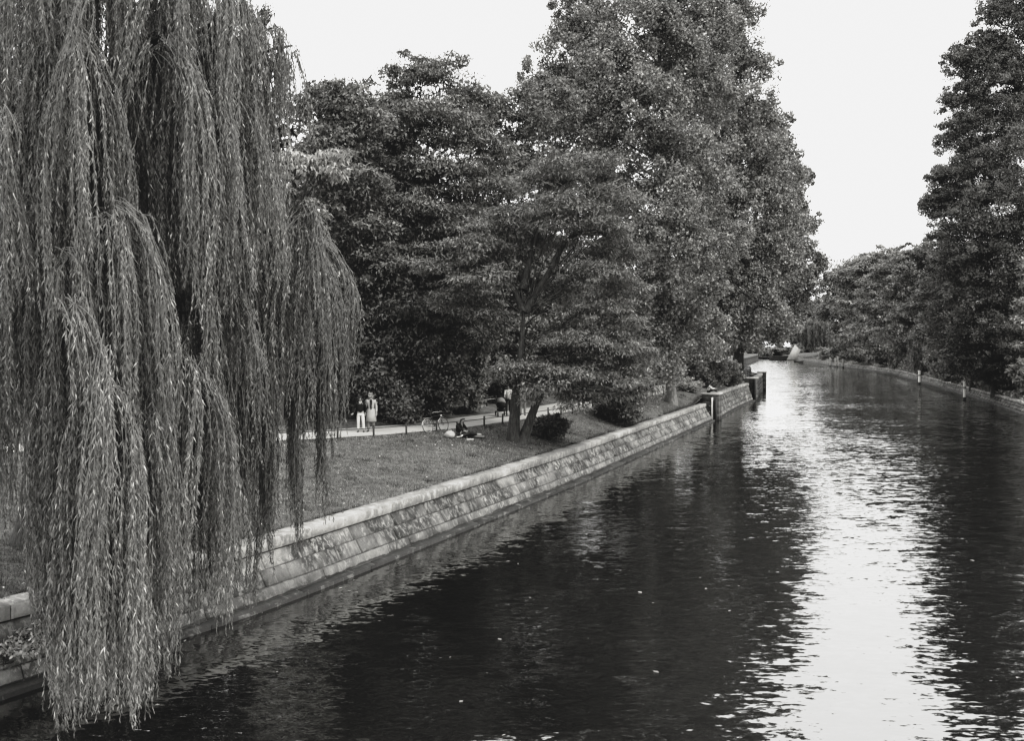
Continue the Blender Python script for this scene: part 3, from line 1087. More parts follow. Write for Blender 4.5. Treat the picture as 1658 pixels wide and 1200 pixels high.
# ------------------------------------------------------------------ black locust on the lawn: two stems, flat layered sprays
lb = drop_left(838, 716); lY = lb[1]
loc_lobes = rim_lobes([
    (930, 275, 62, 30, 0), (880, 300, 50, 26, 1), (975, 325, 60, 28, -.5), (905, 345, 62, 28, -1.5), (850, 350, 46, 20, .8), (965, 375, 62, 28, -1), (800, 370, 48, 24, .5),
    (890, 400, 56, 22, 2.0), (1000, 415, 42, 26, 0), (760, 405, 52, 24, 0), (815, 408, 44, 18, 1.0), (730, 440, 50, 22, .5), (785, 455, 46, 20, -1), (960, 450, 52, 24, -1), (915, 470, 36, 16, 2.2), (1010, 470, 36, 26, 1),
    (745, 490, 46, 20, .5), (790, 515, 34, 18, 0), (950, 505, 52, 22, 0), (1010, 530, 40, 24, 0), (930, 556, 52, 20, -1), (970, 570, 62, 26, -.8), (1030, 590, 36, 30, 0), (845, 598, 46, 14, -1.2), (920, 610, 60, 24, -1.4),
    (985, 625, 56, 26, -.8), (1035, 640, 26, 24, 0), (830, 612, 36, 14, -1.0), (880, 635, 42, 18, -1.2), (950, 650, 44, 20, -.8)], lY, 1.1)
T = lambda px, py, dy=0.0: at(px, py, lY + dy)
stem1 = [(lb[0] - .1, lb[1] + .1, lb[2] - .3), T(832, 700), T(835, 660), T(838, 610), T(846, 550), T(850, 500), T(846, 465)]
stem2 = [(lb[0] + .25, lb[1] - .15, lb[2] - .3), T(850, 705), T(866, 660), T(876, 640), T(895, 615), T(925, 590)]
br1 = [T(850, 505), T(868, 475), T(890, 440), T(902, 415), T(918, 390), T(935, 378), T(962, 372), T(985, 385), T(1000, 405)]
br2 = [T(846, 500), T(832, 470), T(818, 450), T(800, 430), T(770, 412)]
br3 = [T(846, 470), T(858, 420, .4), T(880, 350, .5), T(905, 300, .5), T(890, 280, .3)]
br4 = [T(893, 440), T(930, 440), T(960, 430), T(985, 440)]
br5 = [T(905, 298, .5), T(935, 290), T(965, 310), T(985, 330)]
locust = make_tree('locust_tree', 'twin stemmed locust tree with flat feathery sprays standing on the lawn', lb, loc_lobes, 'leaf_locust', 31, density=1.75, n_leaf=90, L=.20, Wd=.058,
                   cr=(.78, .78, .17), trunk_r=.30, top_frac=.5, trunk_path=stem1, extra_trunks=[(stem2, .28), (br1, .20), (br2, .16), (br3, .17), (br4, .10), (br5, .09)], droop=.35, up=1.2, outw=.8, tri=False,
                   twigs=.10, jit=.7, low=.35, inner=.55, cvar=.25, limb_r=.045, limb_from=.5, glint=.03)

rng = np.random.RandomState(33)
dt = MB()
for br in (br1, br2, br4, br5, br3):
    c = catmull(np.asarray(br) - lb, .3)
    for q in range(7):
        s0 = c[rng.randint(len(c) // 2, len(c))]
        a = rng.uniform(0, 2 * PI); ln = rng.uniform(.5, 1.3)
        e = s0 + np.array((math.cos(a) * ln, math.sin(a) * ln * .6 - .5, rng.uniform(-.5, .6)))
        m2 = (s0 + e) / 2 + rng.normal(size=3) * .12
        dt.tube(bez(s0, m2, e, 6), np.linspace(.032, .010, 6), 5, caps=False)
        e2 = m2 + rng.normal(size=3) * .35
        dt.tube(bez(m2, (m2 + e2) / 2 + rng.normal(size=3) * .06, e2, 4), np.linspace(.018, .007, 4), 4, caps=False)
o = dt.build('dead_twigs', M['pale_post'], locust); o['kind'] = 'stuff'

# ------------------------------------------------------------------ trees behind the path
def gtree(px, Y):
    x = at(px, 600, Y)[0]
    return (x, Y, gl(x, Y))


make_tree('maple_tree', 'slender dark tree with spiky top just behind the willow strands', gtree(560, 47.5), rim_lobes([
    (560, 175, 36, 45), (520, 190, 36, 50, 1), (590, 215, 42, 50), (545, 250, 55, 50), (500, 280, 45, 60, 2), (570, 310, 50, 45, -2), (600, 380, 50, 45, -1), (530, 340, 40, 40, 1), (620, 460, 45, 50, 0), (560, 470, 45, 40, 1), (590, 540, 50, 50, 0)], 47.5),
    'leaf_broad', 41, density=1.5, n_leaf=96, L=.20, Wd=.10, cr=(.75, .75, .42), gate=.14, trunk_r=.3, group='trees behind the path')
make_tree('maple_tree', 'tallest round crowned tree behind the path with layered boughs', gtree(705, 53), rim_lobes([
    (712, 140, 56, 48), (655, 130, 32, 32, 1), (640, 180, 46, 40, 1), (770, 175, 42, 38, 2), (700, 205, 78, 44, -2), (630, 245, 56, 40, -1), (765, 245, 56, 42, -1), (690, 285, 82, 40, -3), (610, 310, 56, 38, -1), (775, 315, 60, 40, -2),
    (670, 350, 84, 38, -4), (740, 385, 72, 36, -4), (600, 400, 56, 34, -1), (670, 430, 84, 36, -5), (760, 450, 58, 38, -4), (620, 490, 66, 38, -3), (710, 510, 84, 40, -5), (780, 530, 52, 40, -3), (650, 560, 70, 40, -4)], 53),
    'leaf_broad', 42, density=1.15, n_leaf=120, L=.21, Wd=.08, cr=(.95, .95, .32), gate=.12, trunk_r=.38, group='trees behind the path', droop=.35, up=1.0, outw=.7, low=.4)
make_tree('maple_tree', 'dark tree filling the gap between the tallest round crown and the poplars', gtree(815, 60), rim_lobes([
    (790, 190, 36, 34), (845, 195, 46, 50), (760, 200, 40, 40, 3), (890, 170, 40, 50, 3), (870, 290, 50, 50, 1), (820, 290, 60, 50), (800, 370, 60, 50), (870, 370, 50, 50, 1), (840, 450, 70, 50), (900, 500, 50, 60, 2), (820, 530, 70, 50), (780, 590, 60, 40)], 60),
    'leaf_broad', 43, density=.85, n_leaf=100, L=.24, Wd=.12, cr=(1.0, 1.0, .45), gate=.12, trunk_r=.34, group='trees behind the path')
make_tree('maple_tree', 'dense tree standing behind the slender spiky topped one', gtree(545, 64), rim_lobes([
    (520, 190, 50, 50), (590, 200, 50, 50), (550, 260, 60, 60), (620, 280, 50, 60), (500, 290, 50, 60), (560, 350, 70, 60), (500, 400, 60, 60), (620, 380, 60, 60), (560, 450, 70, 60), (640, 470, 60, 60), (500, 510, 60, 60), (580, 550, 80, 50)], 64),
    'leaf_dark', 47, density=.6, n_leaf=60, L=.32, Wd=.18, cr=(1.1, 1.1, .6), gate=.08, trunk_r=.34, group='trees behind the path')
make_tree('cherry_tree', 'small tree with pale drooping leaves peeping out beside the willow', gtree(455, 44), rim_lobes([
    (535, 250, 28, 12, -1), (505, 262, 30, 14, -1.2), (520, 285, 34, 16, -1), (475, 270, 34, 20, -.5), (480, 300, 34, 24), (455, 340, 40, 40), (495, 345, 34, 28, 0), (440, 400, 40, 40), (500, 400, 30, 30), (460, 460, 46, 40), (520, 450, 26, 30)], 44),
    'leaf_light', 44, density=1.2, n_leaf=46, L=.26, Wd=.10, cr=(.6, .6, .3), trunk_r=.16, droop=.9, up=.5, glint=.08, low=.5)
make_tree('maple_tree', 'broad dark tree behind the path seen between the willow strands', gtree(330, 56), rim_lobes([
    (330, 180, 80, 60), (400, 220, 60, 60), (250, 230, 70, 60), (330, 250, 90, 60), (420, 330, 60, 60), (260, 330, 80, 60), (350, 400, 90, 60, -2), (430, 470, 70, 50, -2), (260, 460, 80, 60, -2), (350, 520, 90, 50, -3), (450, 560, 60, 50, -3), (260, 570, 80, 50, -3)], 56),
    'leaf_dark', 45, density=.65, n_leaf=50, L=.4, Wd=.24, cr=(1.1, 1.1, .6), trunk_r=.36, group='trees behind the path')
make_tree('maple_tree', 'wide dark tree at the edge of the park half hidden by the willow trunk', gtree(110, 52), rim_lobes([
    (110, 170, 90, 70), (200, 230, 70, 60), (20, 220, 80, 70), (110, 260, 100, 70), (30, 340, 80, 60), (180, 350, 80, 60), (100, 430, 100, 60, -2), (20, 500, 80, 60, -2), (180, 510, 80, 60, -2), (100, 580, 100, 50, -3), (0, 600, 70, 40, -3), (200, 600, 70, 40, -3)], 52),
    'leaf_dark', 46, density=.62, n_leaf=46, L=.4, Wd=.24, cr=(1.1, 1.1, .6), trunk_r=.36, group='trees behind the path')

# ------------------------------------------------------------------ poplars
pb = drop_left(1085, 653)
make_tree('poplar_tree', 'towering poplar with shimmering small leaves and bare pale trunk foot on the grass', pb, rim_lobes([
    (1040, -130, 50, 60), (1080, -90, 56, 60, 1), (1050, -40, 70, 60), (1000, -60, 60, 50), (1100, 0, 60, 60, 2), (960, 20, 54, 55), (1030, 50, 70, 60, -3), (920, 85, 52, 50), (1090, 90, 62, 60, -2), (985, 120, 66, 60, -4), (890, 140, 46, 46), (1150, 60, 52, 60, 2), (1045, 165, 66, 56, -5),
    (930, 195, 62, 52, -3), (1130, 160, 60, 60, -1), (880, 220, 46, 46, 0), (1000, 235, 62, 50, -5), (1085, 245, 66, 54, -5), (940, 270, 52, 46, -1), (1060, 320, 64, 54, -6), (1130, 290, 58, 56, -2), (1010, 330, 50, 50, -2),
    (1080, 400, 66, 54, -6), (1150, 390, 56, 56, -1), (1030, 430, 50, 50, -2), (1100, 470, 66, 50, -5), (1060, 520, 52, 46, -3), (1130, 540, 50, 44, -2), (1085, 590, 48, 34, -3)], pb[1], .9),
    'leaf_poplar', 51, density=.85, n_leaf=130, L=.165, Wd=.14, cr=(.85, .85, .9), gate=.27, gscale=.42, trunk_r=.40, top_frac=.95, bark='bark_pale', group='poplars along the canal', droop=.25, up=.3, outw=.4, jit=1.2, twigs=.08, low=.75,
    limb_r=.11, glint=.09, var=.45)
Y2 = 92
make_tree('poplar_tree', 'second tall poplar with broad leaning crown above the first pier', gtree(1133, Y2), rim_lobes([
    (1155, -90, 40, 60), (1150, -20, 50, 60), (1195, 40, 40, 60), (1165, 90, 52, 60), (1215, 130, 40, 56), (1170, 180, 60, 56, -2), (1235, 210, 42, 46), (1200, 260, 60, 54, -3), (1255, 290, 42, 46), (1160, 320, 60, 56, -4), (1225, 340, 58, 54, -4),
    (1275, 370, 36, 42), (1180, 410, 60, 54, -5), (1240, 420, 56, 50, -4), (1150, 470, 56, 46, -4), (1210, 490, 60, 46, -5), (1270, 450, 40, 36, 0), (1170, 545, 52, 36, -4), (1240, 530, 44, 30, -2)], Y2, .9),
    'leaf_poplar', 52, density=.75, n_leaf=112, L=.205, Wd=.165, cr=(.95, .95, .95), gate=.26, gscale=.4, trunk_r=.42, top_frac=.92, bark='bark_pale', group='poplars along the canal', droop=.25, up=.3, outw=.4, jit=1.2, twigs=.05, low=.8, glint=.08, var=.45)
Y3 = 122
make_tree('poplar_tree', 'thick trunked poplar beside the railing with boughs reaching over the water', gtree(1194, Y3), rim_lobes([
    (1230, 230, 50, 60), (1262, 260, 32, 44), (1285, 300, 26, 26), (1260, 340, 44, 44), (1295, 360, 24, 30), (1240, 400, 50, 46), (1300, 420, 28, 26), (1328, 432, 20, 14, 0), (1265, 450, 46, 36), (1305, 460, 26, 18), (1225, 480, 50, 40),
    (1190, 500, 50, 40), (1280, 496, 34, 24), (1240, 528, 42, 24, -2), (1200, 545, 40, 22, -2), (1262, 532, 30, 18)], Y3, .9),
    'leaf_poplar', 53, density=.62, n_leaf=76, L=.28, Wd=.22, cr=(1.05, 1.05, .85), gate=.2, gscale=.36, trunk_r=.75, top_frac=.9, bark='bark', group='poplars along the canal', droop=.3, up=.4, outw=.4, jit=1.1, twigs=.05, low=.8, limb_from=.14, glint=.08, var=.45)
make_tree('poplar_tree', 'slim poplar standing between the tallest one and the dark park trees', gtree(985, 84), rim_lobes([
    (960, 60, 50, 60), (1000, 130, 50, 60), (950, 170, 50, 60), (985, 250, 50, 60), (940, 320, 50, 60), (1000, 360, 50, 60), (980, 440, 60, 60), (1010, 520, 60, 50), (940, 540, 60, 50), (1000, 590, 60, 40)], 84, .9),
    'leaf_poplar', 54, density=.65, n_leaf=60, L=.28, Wd=.22, cr=(1.0, 1.0, 1.0), gate=.25, trunk_r=.34, top_frac=.9, bark='bark_pale', group='poplars along the canal', droop=.25, up=.3, outw=.4, jit=1.2, twigs=.05, low=.8, glint=.06)

make_tree('poplar_tree', 'poplar standing half hidden between the tallest one and the leaning one', gtree(1125, 100), rim_lobes([
    (1090, 40, 60, 60), (1130, 90, 60, 60), (1080, 150, 60, 60), (1130, 210, 60, 60), (1090, 280, 60, 60), (1135, 340, 60, 60), (1095, 410, 60, 60), (1130, 470, 60, 60), (1105, 540, 60, 50)], 100, .9),
    'leaf_poplar', 55, density=.45, n_leaf=50, L=.34, Wd=.26, cr=(1.2, 1.2, 1.2), gate=.2, trunk_r=.34, top_frac=.9, bark='bark_pale', group='poplars along the canal', droop=.25, up=.3, outw=.4, jit=1.2, twigs=.04, low=.8, glint=.06)

# ------------------------------------------------------------------ shrubs
def shrub(label, px, py, rx, ry, Y=None, mat='leaf_broad', seed=1, L=.17, Wd=.10, n=44, density=2.2, name='shrub', lob=None, tz=1.0, cr=(.4, .4, .28), **kw):
    """Bush whose foot stands on the left bank at photo pixel (px, py)."""
    L *= .8; n = int(n * 1.6)
    b = drop_left(px, py) if Y is None else np.array(gtree(px, Y))
    s = b[1] / F
    rng = random.Random(seed)
    lb_ = []
    for q in range(lob or 7):
        a = rng.uniform(0, 2 * PI); r = rng.uniform(.25, .62)
        h = rng.uniform(.25, .72)
        lb_.append((b[0] + math.cos(a) * r * rx * s, b[1] + math.sin(a) * r * rx * s * tz + rx * s * .3, b[2] + h * 2 * ry * s, rx * s * rng.uniform(.38, .56), rx * s * .45, ry * s * rng.uniform(.4, .6)))
    lb_.append((b[0], b[1] + rx * s * .3, b[2] + ry * s * .7, rx * s * .8, rx * s * .7, ry * s * .7))
    return make_tree(name, label, (b[0], b[1] + rx * s * .3, b[2]), lb_, mat, seed, density=density, n_leaf=n, L=L, Wd=Wd, cr=cr, trunk_r=.05, top_frac=.6, cat='shrub', limb_r=.03, twigs=.05, low=.9, tri=False, **kw)


G = 'shrubs lining the back of the path'
shrub('large bush of dark broad leaves behind the standing pair', 590, 690, 72, 90, 47.5, 'leaf_broad', 61, .24, .14, 52, 1.5, group=G, cr=(.55, .55, .35))
shrub('tall leafy bush spreading behind the bicycle', 690, 680, 80, 90, 49.5, 'leaf_broad', 62, .24, .14, 52, 1.5, group=G, cr=(.55, .55, .35))
shrub('rounded bush hanging over the path edge to the left of the bicycle', 648, 690, 34, 36, 46.3, 'leaf_broad', 63, .20, .12, 50, 2.2, group=G)
shrub('upright bush in front of the dark wood left of the pram', 752, 672, 58, 80, 53, 'leaf_broad', 64, .24, .14, 50, 1.5, group=G, cr=(.5, .5, .35))
shrub('dark bush filling the shade behind the pram', 810, 650, 50, 70, 60, 'leaf_dark', 65, .26, .16, 46, 1.4, group=G, cr=(.5, .5, .35))
shrub('dark bush glimpsed behind the willow curtain beside the path', 470, 690, 70, 80, 46, 'leaf_dark', 66, .26, .16, 46, 1.3, group=G, cr=(.5, .5, .35))
shrub('broad dark bush far left in the willow shade behind the path', 330, 690, 90, 90, 45, 'leaf_dark', 67, .28, .17, 44, 1.2, group=G, cr=(.5, .5, .35))
shrub('dark thicket behind the path at the left edge of the lawn', 150, 700, 110, 100, 43, 'leaf_dark', 68, .28, .17, 44, 1.2, group=G, cr=(.5, .5, .35))
shrub('low round dark bush on the lawn beside the leaning stem', 893, 713, 30, 24, None, 'leaf_dark', 69, .16, .09, 50, 3.4, cr=(.3, .3, .2))
shrub('wide dark bush under the locust sprays near the coping', 1003, 688, 52, 44, None, 'leaf_dark', 70, .20, .10, 52, 2.2, cr=(.45, .45, .3))
shrub('pale leaved small bush near the foot of the tallest poplar', 1115, 642, 22, 11, 80, 'leaf_light', 71, .20, .12, 40, 2.2)
shrub('dark spreading bush behind the man on the pier', 1147, 634, 40, 22, 88, 'leaf_broad', 72, .24, .14, 44, 1.8)
shrub('low bush of fine twigs between the pier and the railing', 1182, 625, 28, 20, 96, 'leaf_broad', 73, .24, .14, 40, 1.6)
shrub('feathery bush in front of the thick poplar trunk', 1178, 606, 20, 14, 108, 'leaf_poplar', 74, .28, .16, 40, 1.4)
shrub('dense undergrowth bush between locust tree and tallest poplar', 1045, 630, 40, 60, 78, 'leaf_dark', 75, .28, .16, 46, 1.3, cr=(.5, .5, .4))

# ------------------------------------------------------------------ far wood that closes the park side (reads as one mass)
rng = np.random.RandomState(77)
wl = []
for q in range(90):
    Y = rng.uniform(78, 120)
    x = rng.uniform(-75, -2 + (Y - 78) * .32)
    h = rng.uniform(9, 13) if q % 2 else rng.uniform(15, 20)
    wl.append((x, Y, gl(x, Y) + h * .45, rng.uniform(4, 6), rng.uniform(3, 5), h * .55))
for q in range(48):
    Y = rng.uniform(118, 330)
    x = np.interp(Y, [118, 172, 240, 330], [20, 32, 46, 70]) - rng.uniform(2, 24)
    h = rng.uniform(10, 18)
    wl.append((x, Y, gl(x, Y) + h * .5, rng.uniform(4, 7), rng.uniform(4, 6), h * .5))
C, _ = clump_centres(wl, .16, rng, .2, .2, .8, .4)
R = np.array((1.6, 1.6, .9))[None] * rng.uniform(.7, 1.3, (len(C), 1))
V, Fc, sh = leaves(C, R, 34, .8, .5, rng, .3, .6, .5, .5, .35, .03, True, rng.uniform(.7, 1.3, len(C)))
tag(link('park_woodland', np_mesh('woodland', V, Fc, sh), M['leaf_dark']), 'dark mass of park woodland far behind the path', None, None, 'stuff')
# ------------------------------------------------------------------ opposite bank
def gr(x, Y):
    return float(ground_right([(x, Y)])[0])


def rbase(px, Y):
    x = at(px, 600, Y)[0]
    return (x, Y, gr(x, Y))


M['leaf_birch'] = leaf_mat('birch_leaf', .115, .12, .45, .16)
GR = 'trees overhanging the opposite wall'
make_tree('birch_tree', 'very tall dark tree with ragged boughs rising above the opposite wall', rbase(1700, 104), rim_lobes([
    (1680, -160, 50, 60), (1665, -100, 56, 60), (1655, -30, 56, 60), (1625, 40, 40, 40), (1665, 90, 60, 60), (1590, 90, 36, 30), (1560, 105, 28, 18), (1620, 140, 60, 50), (1565, 165, 34, 24), (1680, 190, 60, 60), (1600, 215, 56, 44), (1555, 225, 36, 26), (1650, 270, 66, 56, -4), (1585, 290, 56, 40, -2),
    (1540, 290, 30, 20), (1620, 345, 66, 50, -5), (1545, 330, 44, 26), (1515, 332, 22, 14), (1680, 370, 60, 60, -5), (1570, 385, 56, 38, -3), (1625, 430, 66, 46, -5), (1560, 440, 50, 40, 0), (1680, 470, 60, 50, -5), (1600, 490, 66, 44, -3), (1650, 540, 60, 40, -6)], 104, .9),
    'leaf_birch', 81, density=.75, n_leaf=110, L=.21, Wd=.13, cr=(1.15, 1.15, .75), spray=.55, gate=.2, gscale=.33, trunk_r=.4, top_frac=.9, bark='bark', group=GR, droop=.4, up=.5, jit=1.0, twigs=.06, low=.8, glint=.04, limb_r=.1)
make_tree('maple_tree', 'bright leaved low tree beside the tall ragged one at the picture edge', rbase(1680, 92), rim_lobes([
    (1655, 500, 18, 18), (1648, 525, 14, 10), (1662, 565, 18, 16), (1645, 590, 12, 8), (1670, 440, 18, 24)], 92), 'leaf_far', 82, density=1.0, n_leaf=50, L=.34, Wd=.2, cr=(.7, .7, .4), trunk_r=.16, group=GR, gate=.3)
specs = [  # px of foot, depth, lobes, material, label, seed
    (1610, 101, [(1610, 520, 50, 40), (1570, 545, 40, 30), (1640, 565, 46, 34), (1590, 585, 46, 30), (1630, 610, 44, 22), (1560, 590, 30, 26)], 'leaf_dark', 'dark bushy tree hanging low over the nearer stretch of the opposite wall', 83),
    (1575, 116, [(1560, 440, 56, 40), (1530, 480, 46, 34), (1590, 500, 50, 40), (1545, 520, 50, 32), (1585, 555, 46, 30), (1540, 570, 40, 26)], 'leaf_far', 'layered tree above the first white post with boughs held out flat', 84),
    (1545, 132, [(1545, 400, 34, 26), (1520, 415, 40, 30), (1500, 450, 46, 36), (1545, 470, 50, 36), (1505, 500, 44, 30), (1535, 535, 44, 30), (1500, 560, 34, 24)], 'leaf_broad', 'dense rounded tree above the second white post', 85),
    (1495, 168, [(1480, 425, 40, 26), (1450, 450, 40, 30), (1495, 470, 42, 32), (1460, 495, 42, 28), (1490, 525, 40, 26), (1455, 545, 38, 22), (1480, 570, 34, 18)], 'leaf_far', 'pale green layered tree in the middle of the opposite row', 86),
    (1450, 208, [(1435, 425, 36, 22), (1410, 445, 32, 26), (1450, 460, 36, 28), (1420, 490, 36, 24), (1445, 520, 36, 24), (1412, 540, 30, 20), (1435, 565, 34, 16)], 'leaf_far', 'broad tree with drooping tiers beyond the pale layered one', 87),
    (1405, 248, [(1395, 432, 30, 20), (1375, 452, 26, 22), (1405, 465, 30, 26), (1380, 490, 30, 22), (1405, 520, 30, 22), (1385, 548, 28, 18), (1400, 570, 26, 12)], 'leaf_far', 'distant rounded tree above the four mooring posts', 88),
    (1375, 280, [(1362, 452, 24, 18), (1345, 470, 20, 18), (1370, 485, 24, 20), (1350, 510, 24, 20), (1370, 540, 22, 16)], 'leaf_broad', 'farthest rounded tree of the opposite row', 89),
]
for px, Y, lst, mt, lab, sd in specs:
    make_tree('maple_tree', lab, rbase(px, Y), rim_lobes(lst, Y, 1.0), mt, sd, density=.42 * (130 / Y) ** 1.2, n_leaf=84, L=.0026 * Y, Wd=.0014 * Y, cr=(.0085 * Y, .0085 * Y, .0034 * Y), trunk_r=.3, group=GR,
              droop=.4, up=1.0, outw=.7, low=.6, twigs=.03, gate=.12, gscale=.3)


def weeping(name, label, b, c, r, h, seed, n=60, mat='leaf_far', strands=26, L=.5, Wd=.10, group=None):
    """Small far weeping tree: a dome of hanging strands."""
    rng = np.random.RandomState(seed)
    root = empty(name, b); tag(root, label, 'tree', group)
    c = np.array(c, float) - np.array(b)
    VV, SS = [], []
    for q in range(n):
        a = rng.uniform(0, 2 * PI); rr = math.sqrt(rng.rand())
        p = c + np.array((math.cos(a) * rr * r, math.sin(a) * rr * r, h * (1 - rr * rr) * .35 + rng.normal() * .3))
        ln = (p[2] - .3) * rng.uniform(.6, 1.0)
        tone = rng.uniform(.7, 1.3)
        for s in range(strands):
            o = p + rng.normal(size=3) * np.array((r * .06, r * .06, .3))
            m = max(4, int(ln / (L * .5)))
            z = o[2] - np.linspace(0, ln * rng.uniform(.6, 1), m)
            Q = np.stack([np.full(m, o[0]), np.full(m, o[1]), np.maximum(z, .5)], 1) + rng.normal(size=(m, 3)) * .05
            az = rng.uniform(0, 2 * PI, m)
            ax = unit(np.stack([np.cos(az) * .35, np.sin(az) * .35, -np.ones(m)], 1))
            bb = unit(np.cross(ax, rng.normal(size=(m, 3))))
            VV.append(np.stack([Q - bb * Wd * .5, Q + bb * Wd * .5, Q + ax * L], 1).reshape(-1, 3)); SS.append(tone * rng.uniform(.6, 1.4, m))
    V = np.concatenate(VV)
    link('crown', np_mesh('crown', V, np.arange(len(V)).reshape(-1, 3), np.concatenate(SS)), M[mat], root)
    w = MB()
    w.tube(catmull([(0, 0, -.5), (.1, 0, c[2] * .3), (c[0] * .5, c[1] * .5, c[2] * .7), c], .8), np.linspace(.32, .08, len(catmull([(0, 0, -.5), (.1, 0, c[2] * .3), (c[0] * .5, c[1] * .5, c[2] * .7), c], .8))), 8)
    w.build('trunk', M['bark'], root)
    return root


b = rbase(1352, 380); c = at(1332, 530, 372)
weeping('willow_tree', 'distant weeping willow drooping to the far bend of the canal', b, c, 9, 10, 91, 70, 'leaf_broad', 24, 1.0, .3)
b = rbase(1500, 168); c = at(1497, 545, 163)
weeping('willow_tree', 'small weeping shrub willow trailing over the opposite wall near the white post', b, c, 3.0, 4.5, 92, 46, 'leaf_broad', 22, .55, .14)

# more trees behind the row (closing the sky low down) and at the end of the canal
rng = np.random.RandomState(93)
wl = []
for q in range(46):
    Y = rng.uniform(95, 420)
    x = np.interp(Y, RW[:, 1], RW[:, 0]) + rng.uniform(9, 26) + Y * .03
    h = np.interp(Y, [95, 200, 420], [12, 18, 26]) * rng.uniform(.8, 1.0)
    wl.append((x, Y, gr(x, Y) + h * .48, rng.uniform(4, 7), rng.uniform(4, 6), h * .5))
C, _ = clump_centres(wl, .14, rng, .15, .2, .8, .4)
R = np.array((1.7, 1.7, .9))[None] * rng.uniform(.7, 1.3, (len(C), 1))
V, Fc, sh = leaves(C, R, 34, .9, .5, rng, .3, .8, .5, .5, .35, .03, True, rng.uniform(.7, 1.3, len(C)))
tag(link('opposite_woodland', np_mesh('woodland', V, Fc, sh), M['leaf_broad']), 'mass of trees behind the row on the opposite bank', None, None, 'stuff')

ft = [(1221, 455, 8, 'leaf_far'), (1262, 470, 9, 'leaf_broad'), (1288, 470, 22, 'leaf_far'), (1304, 475, 34, 'leaf_broad'), (1325, 462, 32, 'leaf_far'), (1185, 468, 26, 'leaf_broad')]
labs = ['small bright leafed tree at the far bend left of the dark quay', 'small darker tree behind the dark quay at the far bend', 'pale tree beside the sloping slab at the far bend', 'tall tree closing the canal behind the sloping slab',
        'tree between the sloping slab and the distant weeping willow', 'tree glimpsed beyond the railing at the far bend']
for i, ((px, Y, h, mt), lab) in enumerate(zip(ft, labs)):
    rr = random.Random(200 + i)
    x = at(px, 600, Y)[0]
    lo = []
    for q in range(9):
        a = rr.uniform(0, 2 * PI); rad = rr.uniform(0, 6)
        kf = min(1, h / 22); lo.append((x + math.cos(a) * rad, Y + math.sin(a) * rad * .6, 2 + h * rr.uniform(.30, .85), rr.uniform(3.5, 5.5) * kf, 4 * kf, rr.uniform(3, 4.5) * kf))
    make_tree('far_tree', lab, (x, Y, 1.6), lo, mt, 210 + i, density=.11, n_leaf=60, L=1.1, Wd=.6, cr=(2.2 * kf, 2.2 * kf, 1.0 * kf), trunk_r=.5 * kf, cat='tree', group='trees closing the far bend', droop=.35, up=.9, gate=.25, gscale=.2, twigs=0)

# grasses and creepers on top of the opposite wall
rng = np.random.RandomState(97)
sel = rng.randint(120, len(RW) - 4, 900)
off = rng.uniform(.9, 3.0, 900)
XY = RW[sel] + NR[sel] * off[:, None]
C = np.concatenate([XY, (ground_right(XY) + .15)[:, None]], 1)
R = np.stack([rng.uniform(.4, 1.0, 900)] * 2 + [rng.uniform(.15, .5, 900)], 1)
V, Fc, sh = leaves(C, R, 26, .34, .10, rng, -.5, .3, .4, .3, .4, .05, True, rng.uniform(.7, 1.5, 900))
tag(link('bank_weeds', np_mesh('weeds', V, Fc, sh), M['leaf_broad']), 'weeds and long grass growing along the top of the opposite wall', None, None, 'stuff')

# bushes leaning out over the coping: two kinds, copied along the wall
protos = []
for kind, (mt, sd) in enumerate((('leaf_far', 131), ('leaf_dark', 132))):
    rr = random.Random(sd)
    lo = [(rr.uniform(-1.6, 1.6), rr.uniform(-1.4, 1.0), rr.uniform(.6, 2.6), rr.uniform(.9, 1.5), rr.uniform(.9, 1.4), rr.uniform(.6, 1.0)) for q in range(10)]
    protos.append(make_tree('bush', 'layered bush leaning out over the opposite wall', (0, 0, 0), lo, mt, sd, density=1.5, n_leaf=46, L=.30, Wd=.16, cr=(.6, .6, .28), trunk_r=.06, cat='bush', limb_r=.03, twigs=.04, low=.9,
                            group='bushes leaning over the opposite wall', droop=.5, up=.9, outw=.7))
rr = random.Random(140)
ylist = [92, 99, 106, 113, 121, 129, 138, 147, 157, 169, 181, 194, 208, 223, 240, 258, 278, 300, 325]
for i, Y in enumerate(ylist):
    x = float(np.interp(Y, RW[:, 1], RW[:, 0])) + rr.uniform(3.2, 4.2)
    loc = (x, Y, gr(x, Y) - .15); rz = rr.uniform(0, 6.28); sc = (rr.uniform(.9, 1.25) * (1 + Y / 420), rr.uniform(.8, 1.3) * (1 + Y / 420))
    if i < 2:
        o = protos[i]; o.location = loc; o.rotation_euler = (0, 0, rz); o.scale = (sc[0], sc[0], sc[1])
    else:
        copy_tree(protos[i % 2], loc, rz, sc, 'layered bush leaning out over the opposite wall')

